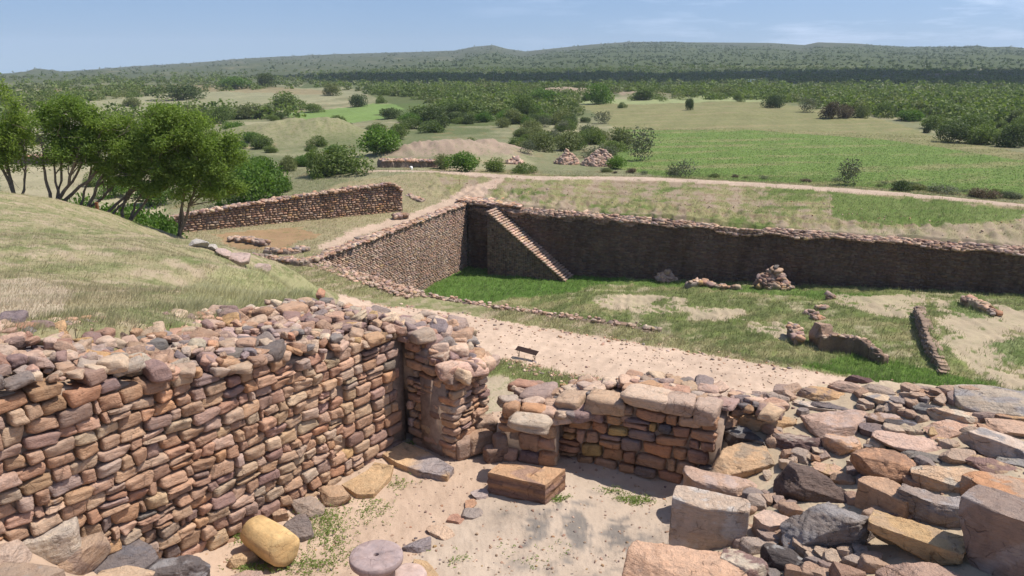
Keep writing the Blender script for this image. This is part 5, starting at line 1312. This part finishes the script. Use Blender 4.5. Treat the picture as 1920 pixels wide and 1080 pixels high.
rt = np.random.default_rng(31)
for k, (px, ptop, Yd, w) in enumerate([(120, 345, 58, 5), (175, 352, 50, 4.2), (215, 345, 56, 5), (250, 350, 50, 4.5), (285, 350, 54, 4.5), (225, 378, 46, 3.4), (150, 330, 70, 5), (60, 352, 56, 3.6)]):
    q_ = PY(px, ptop, Yd); gz_ = ground_at(q_[0], Yd)
    bush_at(q_[0], Yd, w, max(1.5, q_[2] - gz_), ['bright', 'bright', 'green'][k % 3], 'vivid bush in the green mass behind the leafy trees', 'bushes behind the leafy trees', k)
rv_ = np.random.default_rng(55)
for k in range(34):
    px = rv_.uniform(1120, 1930); py = float(np.interp(px, [1120, 1350, 1500, 1700, 1920], [328, 336, 344, 358, 378])) - abs(rv_.normal(0, 2.2)) - 1
    g = G(px, py); w = rv_.uniform(1.0, 3.2)
    bush_at(g[0], g[1] + 1, w, w * rv_.uniform(.3, .5), ['olive', 'brown', 'grey', 'green'][rv_.integers(4)], 'low dry bush on the verge along the far side of the upper path', 'low dry bushes along the upper path', k)
# zones of scrub, measured on the photo and laid on the plain
def topx(x, y, z):
    d = y * cT - z * sT; v = y * sT + z * cT
    return 960 + F * x / d, 540 - F * v / d
ZR = [(1180, 172), (1300, 182), (1440, 188), (1520, 200), (1700, 222), (1760, 232), (1990, 262), (1990, 150), (1500, 148), (1100, 150), (1000, 155), (1000, 170)]
ZC = [(700, 215), (760, 200), (690, 180), (700, 165), (900, 158), (1010, 160), (1080, 185), (1085, 215), (1080, 235), (800, 238)]
ZL = [(0, 170), (150, 150), (500, 145), (900, 140), (900, 165), (640, 172), (420, 200), (560, 225), (350, 225), (150, 205), (0, 215)]
ZB = [(980, 300), (960, 262), (1010, 240), (1090, 240), (1130, 262), (1180, 290), (1170, 315), (1060, 285)]
ZT = [(430, 240), (530, 290), (640, 300), (600, 350), (480, 400), (430, 400), (140, 370), (130, 330), (420, 330)]
ZD = [(560, 165), (800, 158), (1000, 152), (1300, 150), (1990, 150), (1990, 128), (1700, 124), (1500, 128), (1250, 124), (900, 128), (600, 142)]
FREE = [fieldR, [(150, 190), (420, 168), (640, 165), (700, 178), (830, 194), (810, 215), (640, 228), (540, 222), (400, 208), (160, 215)], [(1280, 116), (1600, 119), (1590, 126), (1280, 125)]]
def zdens(x, y):
    px, py = topx(x, y, -18.)
    d = np.full(x.shape, .10)
    d[inpoly(px, py, ZL)] = .55
    for zn, v_ in ((ZD, .8), (ZR, 1.), (ZC, .9), (ZB, .9), (ZT, .8)): d[inpoly(px, py, zn)] = v_
    for fz in FREE: d[inpoly(px, py, fz)] = 0.
    clus = sstep(-.35, .35, fbm(x, y, 42, 4, 11)); d = d * np.where(d > .5, .55 + .45 * clus, .12 + 1.5 * clus)
    r = np.hypot(x, y)
    d = np.where(r < 128, 0, d); d = np.where((r < 160) & ~(inpoly(px, py, ZT) | inpoly(px, py, ZB)), 0, d)
    for bx, by, sx, sy, hh in _b[:6]: d = np.where(((x - bx) / sx) ** 2 + ((y - by) / sy) ** 2 < 1.1, 0, d)
    return d, px, py
rz = np.random.default_rng(77)
def poisson(r0, r1, dens):
    area = 1.24 * .5 * (r1 ** 2 - r0 ** 2); m = int(area * dens)
    rr_ = np.sqrt(rz.uniform(r0 ** 2, r1 ** 2, m)); aa = rz.uniform(-.62, .62, m)
    x, y = rr_ * np.sin(aa), rr_ * np.cos(aa); d, px, py = zdens(x, y)
    k = rz.uniform(0, 1, m) < d
    return x[k], y[k], px[k], py[k]
x, y, px, py = poisson(125, 520, 1 / 24.)
o_ = np.argsort(np.hypot(x, y)); x, y, px, py = x[o_], y[o_], px[o_], py[o_]
NI_ = 0
GRP = {'r': ('green bush among the dense scrub right of and behind the green field', 'bushes of the dense scrub on the right'), 'c': ('green bush in the thicket above the pink rocky mound', 'bushes of the central thicket'),
       'l': ('scattered bush on the open dry plain at the left', 'bushes scattered on the left plain'), 't': ('vivid bush in the green mass behind the leafy trees', 'bushes behind the leafy trees'), 'b': ('olive bush on the slope above the pale stone heaps', 'bushes above the stone heaps')}
cnt = 0; NI = 180
hx = np.array([G(h_[0], h_[1])[:2] for h_ in HB])
rest = []
for i in range(len(x)):
    if np.min(np.hypot(hx[:, 0] - x[i], hx[:, 1] - y[i])) < 3.2: continue
    if not (-60 < px[i] < 1980): continue
    if cnt < NI:
        cnt += 1
        key = 't' if inpoly(px[i:i + 1], py[i:i + 1], ZT)[0] else 'b' if inpoly(px[i:i + 1], py[i:i + 1], ZB)[0] else 'c' if inpoly(px[i:i + 1], py[i:i + 1], ZC)[0] else 'l' if px[i] < 760 else 'r'
        kd = {'t': ['bright', 'green'], 'b': ['olive', 'green', 'grey'], 'c': ['green', 'olive', 'dark', 'bright'], 'l': ['olive', 'green', 'dark'], 'r': ['green', 'green', 'olive', 'dark', 'green', 'grey']}[key]
        w = rz.uniform(4.2, 9.8) * (.7 if key in 'tbl' else 1)
        bush_at(x[i], y[i], w, w * rz.uniform(.42, .66), kd[rz.integers(len(kd))], GRP[key][0], GRP[key][1], i)
    else: rest.append((x[i], y[i]))
def far_scrub(name, label, pts, w0, w1, nl, ls, kinds, seed):
    """very many small bushes as one mesh per tint"""
    r = np.random.default_rng(seed); pts = np.array(pts)
    if len(pts) == 0: return
    z = H(pts[:, 0], pts[:, 1]); n_ = len(pts); w = r.uniform(w0, w1, n_); h = w * r.uniform(.4, .65, n_)
    q_ = r.normal(size=(n_, nl, 3)); q_ /= np.linalg.norm(q_, axis=2, keepdims=True); q_ *= r.uniform(.45, 1, (n_, nl, 1))
    q_[:, :, 2] = np.abs(q_[:, :, 2])
    C_ = np.stack([pts[:, None, 0] + q_[:, :, 0] * w[:, None] / 2, pts[:, None, 1] + q_[:, :, 1] * w[:, None] / 2, z[:, None] + q_[:, :, 2] * h[:, None]], -1).reshape(-1, 3)
    v_, f_, c_ = leaves(C_, np.repeat(w * ls, nl), r, 0, .75)
    tint = np.repeat(r.uniform(-.35, .35, n_), nl * 4)[:, None]; c_ = np.clip(c_ + tint, 0, 1)
    tag(mesh(name, v_, [f_], M_LEAF[kinds], c_, None, smooth=False), label, 'scrub', None, 'stuff')
rest = np.array(rest); kk = rz.uniform(0, 1, len(rest))
far_scrub('scrub', 'green scrub of the middle distance too dense to count', rest[kk < .6], 5.0, 11, 130, .13, 'green', 1)
far_scrub('scrub', 'olive scrub dotted between the green on the middle plain', rest[kk >= .6], 4.5, 9.5, 110, .13, 'olive', 2)
x, y, px, py = poisson(520, 1300, 1 / 75.); kk = rz.uniform(0, 1, len(x)); pp = np.stack([x, y], -1)
far_scrub('scrub', 'dark far scrub running in a band before the hills', pp[kk < .5], 4, 9, 22, .28, 'green', 3)
far_scrub('scrub', 'green far scrub on the plain before the hills', pp[kk >= .5], 4, 8, 22, .28, 'olive', 4)
x, y, px, py = poisson(1300, 3300, 1 / 260.); pp = np.stack([x, y], -1)
far_scrub('scrub', 'tiny dark bushes speckling the far hills', pp, 4, 9, 7, .45, 'dark', 5)
print('bushes', cnt, len(rest), len(pp))

# ------------------------------------------------------------------ grass blades grown where the ground is grassy
def blades(name, label, sel, n_, hgt, wid, seed, bright=1.25, lean=.5, dry=(.36, .33, .17), dryf=.35):
    r = np.random.default_rng(seed); ids = np.nonzero(sel)[0]
    if len(ids) == 0: return
    pr = veg[ids] ** 1.3; pr /= pr.sum(); k = r.choice(ids, n_, p=pr)
    cell = R[k] * .0045
    x = gx[k] + r.normal(0, 1, n_) * cell; y = gy[k] + r.normal(0, 1, n_) * cell
    tuft = r.normal(0, 1, (n_, 2)); ok = np.ones(n_, bool)
    if name == 'reservoir_grass': ok = inpoly(x, y, pit_poly)
    elif name == 'hillside_grass': ok = ~inpoly(x, y, terr_poly)
    else: ok = ~inpoly(x, y, pit_poly) & ~inpoly(x, y, terr_poly)
    x, y, k = x[ok], y[ok], k[ok]; n_ = len(x)
    z = H(x, y)
    pat = .6 + .8 * sstep(-.5, .6, fbm(x, y, 1.7, 4, 3))
    h = r.uniform(.5, 1.2, n_) * hgt * pat; w = wid * r.uniform(.7, 1.3, n_)
    a = r.uniform(0, 6.28, n_); dx, dy = np.cos(a), np.sin(a)
    la = r.normal(.6, .9, n_); lx, ly = np.cos(la) * lean * h * r.uniform(.2, 1.2, n_), np.sin(la) * lean * h
    b0 = np.stack([x - dx * w / 2, y - dy * w / 2, z - .02], -1); b1 = np.stack([x + dx * w / 2, y + dy * w / 2, z - .02], -1)
    tp = np.stack([x + lx, y + ly, z + h], -1)
    V = np.stack([b0, b1, tp], 1).reshape(-1, 3); Fq = np.arange(n_ * 3).reshape(-1, 3)
    c = col[k] * bright * r.uniform(.75, 1.25, (n_, 1)); dm = (r.uniform(0, 1, n_) < dryf)[:, None]; c = np.where(dm, c * .45 + np.array(dry) * .55, c)
    tag(mesh(name, V, [Fq], M_GRASS, np.repeat(c, 3, 0), None, smooth=False), label, 'grass', None, 'stuff')
M_GRASS, n, l, b = nodes('grass_blade'); at = n.new('ShaderNodeVertexColor'); at.layer_name = 'Col'; l.new(at.outputs[0], b.inputs['Base Color'])
tr = n.new('ShaderNodeBsdfTranslucent'); l.new(at.outputs[0], tr.inputs[0]); mx = n.new('ShaderNodeMixShader'); mx.inputs[0].default_value = .45
l.new(b.outputs[0], mx.inputs[1]); l.new(tr.outputs[0], mx.inputs[2]); l.new(mx.outputs[0], n['Material Output'].inputs[0])
blades('hillside_grass', 'short dry and green grass covering the hillside above the long wall', left_hill & (veg > .2), 230000, .06, .011, 1, 1.45, 1.0, (.44, .37, .23), dryf=.55)
blades('hillside_grass', 'long pale feathery grass by the far end of the hillside', left_hill & inpoly(gx, gy, WP([(330, 600), (380, 500), (520, 515), (680, 575), (640, 606)])), 45000, .10, .012, 2, 1.6, 1.2, (.58, .53, .33), .6)
blades('reservoir_grass', 'green grass and weeds growing on the reservoir floor', pin & (veg > .4) & (R < 125), 150000, .26, .05, 3, 1.5, .7, dryf=.25)
blades('bank_grass', 'rough grass on the banks and verges round the reservoir', (~pin) & (~left_hill) & (~tin) & (R < 135) & (veg > .35) & (R > 34) & (np.abs(np.arctan2(gx, gy)) < .65), 190000, .22, .045, 4, 1.5, .7, (.44, .38, .2), dryf=.4)
blades('field_crop', 'low green crop rows of the field beyond the path', (~pin) & (R > 120) & (R < 230) & (veg > .6) & (gx > 10) & (np.abs(np.arctan2(gx, gy)) < .65), 60000, .16, .22, 5, 1.7, 1.2, dryf=.12)

# weeds on the terrace floor
r = np.random.default_rng(9); WC = []
for px, py, sx, sy, m in [(610, 985, 40, 40, 420), (690, 950, 40, 25, 120), (560, 1060, 60, 18, 220), (740, 905, 25, 12, 50), (1190, 930, 28, 8, 170), (1150, 915, 20, 6, 40), (1050, 940, 16, 5, 60), (445, 1000, 10, 18, 120), (520, 930, 30, 6, 60),
                          (790, 880, 12, 5, 20), (770, 833, 14, 3, 26), (1000, 1040, 60, 25, 30), (640, 1040, 50, 25, 80), (1590, 1000, 4, 4, 10), (1690, 975, 8, 4, 26), (1680, 905, 8, 4, 24), (1800, 815, 20, 4, 14), (470, 1068, 30, 8, 90), (850, 1050, 30, 15, 20)]:
    a = px + r.normal(0, sx * .6, m); b_ = py + r.normal(0, sy * .6, m)
    for u, w in zip(a, b_):
        q_ = P(u, w, -5 if px < 1240 else -4.35); WC.append((q_[0], q_[1], r.uniform(.005, .04)))
WC = np.array(WC); WC = WC[inpoly(WC[:, 0], WC[:, 1], terr_poly)]
WC = np.repeat(WC, 3, 0); WC[:, :2] += r.normal(0, .018, (len(WC), 2)); WC[:, 2] += H(WC[:, 0], WC[:, 1])
v_, f_, c_ = leaves(WC, .034, r, -.1, .35)
M_WEED = leaf_mat('weed_leaves', (.16, .22, .05), (.30, .36, .12), .35)
tag(mesh('weeds', v_, [f_], M_WEED, c_, None, smooth=False), 'sparse small green weeds sprouting from the sandy floor', 'weeds', None, 'stuff')
# plants on the wall top
# gravel
def gr(r, m):
    o = []
    a = r.uniform(400, 2000, m * 2); b_ = r.uniform(700, 1080, m * 2)
    for u, w in zip(a, b_):
        q_ = P(u, w, -5 if u < 1250 else -4.4)
        if inpoly(q_[:1], q_[1:2], terr_poly)[0]: o.append((q_[0], q_[1], 0))
        if len(o) >= m: break
    o = np.array(o); o[:, 2] = H(o[:, 0], o[:, 1]) - .004; return o
v_, f_, c_ = rubble(2600, gr, (.004, .016), .6, 3, seed=99, tilt=.4, sc=.9)
tag(mesh('gravel', v_, [f_], M_STONE, c_), 'fine gravel and chips strewn over the sandy terrace', 'gravel', None, 'stuff')
def gr2(r, m):
    lines = [[(900, 655), (1010, 690), (1150, 718), (1290, 745)], [(640, 556), (800, 580), (1000, 612), (1230, 645), (1500, 690)], [(860, 360), (1100, 372), (1400, 400), (1900, 440)]]
    o = []
    for _ in range(m):
        ln = lines[r.integers(3)]; k = r.integers(len(ln) - 1); f = r.uniform(); q_ = (ln[k][0] + (ln[k + 1][0] - ln[k][0]) * f + r.normal(0, 20), ln[k][1] + (ln[k + 1][1] - ln[k][1]) * f + r.normal(0, 7 if ln is lines[2] else 4))
        w = P(*q_, -17.8); o.append((w[0], w[1], 0))
    o = np.array(o); o[:, 2] = H(o[:, 0], o[:, 1]); return o[~inpoly(o[:, 0], o[:, 1], pit_poly)]
def gr3(r, m):
    o = []
    for _ in range(m):
        u = r.uniform(700, 1560); w_ = np.interp(u, [700, 1500], [580, 700]) + r.uniform(0, 1) ** 1.3 * 70; w = P(u, w_, -18); o.append((w[0], w[1], 0))
    o = np.array(o); o[:, 2] = H(o[:, 0], o[:, 1]); return o[(o[:, 1] > 34) & ~inpoly(o[:, 0], o[:, 1], pit_poly)]
v_, f_, c_ = rubble(700, gr3, (.015, .06), .5, 3, seed=97, tilt=.4, sc=.8)
tag(mesh('gravel', v_, [f_], M_FAR, c_), 'small dark pebbles strewn over the pale path', 'pebbles', None, 'stuff')
v_, f_, c_ = rubble(900, gr2, (.03, .11), .5, 3, seed=98, tilt=.4, sc=1.15)
tag(mesh('gravel', v_, [f_], M_FAR, c_), 'loose stones scattered along the path verges and the far bank', 'stones', None, 'stuff')

# ------------------------------------------------------------------ small things
def box(cx, cy, cz, sx, sy, sz, R_=None):
    V0, F0 = TM[1]; V = V0 * np.array([sx, sy, sz]) / 2
    if R_ is not None: V = V @ np.array(R_).T
    return V + np.array([cx, cy, cz]), F0, np.tile((.1, .06, .04), (8, 1))
M_RUST = plain_mat('dark_painted_iron', (.055, .03, .022), .55, .4, 12, .3)
g0 = P(968, 668, -18); g1_ = P(1008, 679, -18); bd = (g1_ - g0)[:2]; bl = np.linalg.norm(bd); bd /= bl; by_ = math.atan2(bd[1], bd[0])
bc_ = ((g0 + g1_) / 2); t = tag(empty('bench', (bc_[0], bc_[1], ground_at(bc_[0], bc_[1]))), 'small dark metal bench on thin legs beside the pale path', 'bench'); t.rotation_euler = (0, 0, by_)
v_, f_, c_ = box(0, 0, .50, 1.62, .36, .035, [[1, 0, 0], [0, math.cos(.5), -math.sin(.5)], [0, math.sin(.5), math.cos(.5)]]); mesh('seat', v_, [f_], M_RUST, c_, t, smooth=False)
for s_ in (-.62, .62):
    pr = [tube([(s_, .0, -.05), (s_, .02, .48)], [.028, .028], 6), tube([(s_, -.16, .40), (s_, -.2, .33), (s_, -.17, .25), (s_, -.08, .17), (s_, 0, .06)], [.014] * 5, 6)]
    v_, f_, c_ = join(pr); mesh('leg', v_, [f_], M_RUST, c_, t)
M_POST = plain_mat('brown_post', (.22, .09, .04), .9, .3, 10)
q_ = PY(183, 395, 36.2); v_, f_, c_ = join([box(0, 0, .12, .11, .11, .36), box(0, 0, .31, .13, .13, .03)])
o = mesh('marker_post', v_, [f_], M_POST, c_, smooth=False); o.location = (q_[0], q_[1], ground_at(q_[0], q_[1])); tag(o, 'stubby reddish brown post on the edge of the grassy crest', 'post')
q_ = G(771, 318); o = rock_mesh('marker_stone', 'small white painted stone beside the upper path', (q_[0], q_[1], q_[2] + .25), (.5, .45, .75), 0, 0, 0, (.8, .8, .78), None, 3, 'stone', 6, 10)
M_POLE = plain_mat('grey_pole', (.32, .32, .31), .8, .2, 5)
for px, py, hpx, lab in [(925, 152, 17, 'thin utility pole on the plain above the central thicket'), (1066, 152, 17, 'thin utility pole in front of the dark scrub band at the centre'), (1624, 145, 16, 'thin utility pole far right among the scrub'), (1829, 142, 14, 'thin utility pole near the far right pale mound'), (670, 150, 12, 'thin utility pole far left of the central thicket')]:
    q_ = G(px, py); d = q_[1] * cT - q_[2] * sT; hh = hpx * d / F * 1.3
    v_, f_, c_ = join([tube([(0, 0, -.5), (0, 0, hh)], [.16, .11], 6), box(0, 0, hh * .93, 1.4, .12, .12)])
    o = mesh('utility_pole', v_, [f_], M_POLE, c_); o.location = tuple(q_); tag(o, lab, 'pole')
q_ = G(880, 345); v_, f_, c_ = tube([(0, 0, 0), (.03, 0, .9)], [.03, .025], 5)
for px, py, lab in [(861, 347, 'thin dark stake on the bank below the upper path, left one'), (1044, 354, 'short stake on the bank beyond the reservoir corner')]:
    q_ = G(px, py); o = mesh('stake', v_, [f_], M_POST, c_); o.location = tuple(q_); tag(o, lab, 'stake')
# far white hut
M_WHITE = plain_mat('white_wall_paint', (.72, .73, .74), .8, .06, 2); M_TIN = plain_mat('pale_roof', (.6, .64, .70), .5, .1, 2); M_DK = plain_mat('dark_opening', (.03, .03, .03), .8, .1, 2)
q_ = G(1408, 156); d = q_[1] * cT - q_[2] * sT; w = 14 * d / F
t = tag(empty('hut', tuple(q_)), 'tiny white flat roofed hut far off at the edge of the dark scrub', 'hut')
v_, f_, c_ = box(0, 0, 1.3, w, 4, 3.0); mesh('wall', v_, [f_], M_WHITE, c_, t, smooth=False)
v_, f_, c_ = box(0, 0, 2.95, w * 1.08, 4.6, .3); mesh('roof', v_, [f_], M_TIN, c_, t, smooth=False)
v_, f_, c_ = box(w * .2, -2.02, 1.0, 1.1, .08, 2.0); mesh('door', v_, [f_], M_DK, c_, t, smooth=False)

# ------------------------------------------------------------------ fair-weather cloud high overhead of the plain (out of the frame, throws the dark band)
M_CLOUD, n, l, b = nodes('cloud_white'); b.inputs['Base Color'].default_value = (.9, .9, .92, 1); b.inputs['Roughness'].default_value = 1
def cloud(label, x, y, sx, sy, seed):
    r = np.random.default_rng(seed); hz_ = 620.; off = sun_dir[:2] / sun_dir[2] * (hz_ + 18); out = []
    for k in range(26):
        u, w_ = r.uniform(-1, 1, 2); s_ = r.uniform(.22, .4) * (1.15 - .5 * abs(u))
        out.append(stone_batch(np.array([[x + off[0] + u * sx * .8, y + off[1] + w_ * sy * .65, hz_ + r.uniform(0, 30)]]), np.array([[sx * s_, sy * s_ * 1.25, 42.]]), rotm(np.array([r.uniform(-.3, .3)]), np.array([0.]), np.array([0.])), np.array([[.9, .9, .92]]), 7, 2.2, .2, .07, r))
    v_, f_, c_ = join(out); tag(mesh('cloud', v_, [f_], M_CLOUD, c_), label, 'cloud', None, 'structure')
cloud('broad white cloud high above the far plain', 400, 860, 640, 300, 3)
cloud('second white cloud high above the far plain', -60, 1000, 260, 110, 4)

# ------------------------------------------------------------------ air
V0, F0 = TM[1]
M_HAZE, n, l, b = nodes('thin_haze'); n.remove(b)
pv = n.new('ShaderNodeVolumePrincipled'); pv.inputs['Color'].default_value = (.80, .88, 1, 1); pv.inputs['Density'].default_value = .00012; pv.inputs['Anisotropy'].default_value = 0.0
l.new(pv.outputs[0], n['Material Output'].inputs['Volume'])
hz = mesh('haze', V0 * np.array([4900, 4900, 140.]) + np.array([0, 0, -15.]), [F0], M_HAZE, None, smooth=False)
tag(hz, 'thin bluish air haze over the whole plain', 'haze', None, 'stuff')
scn.cycles.volume_bounces = 0
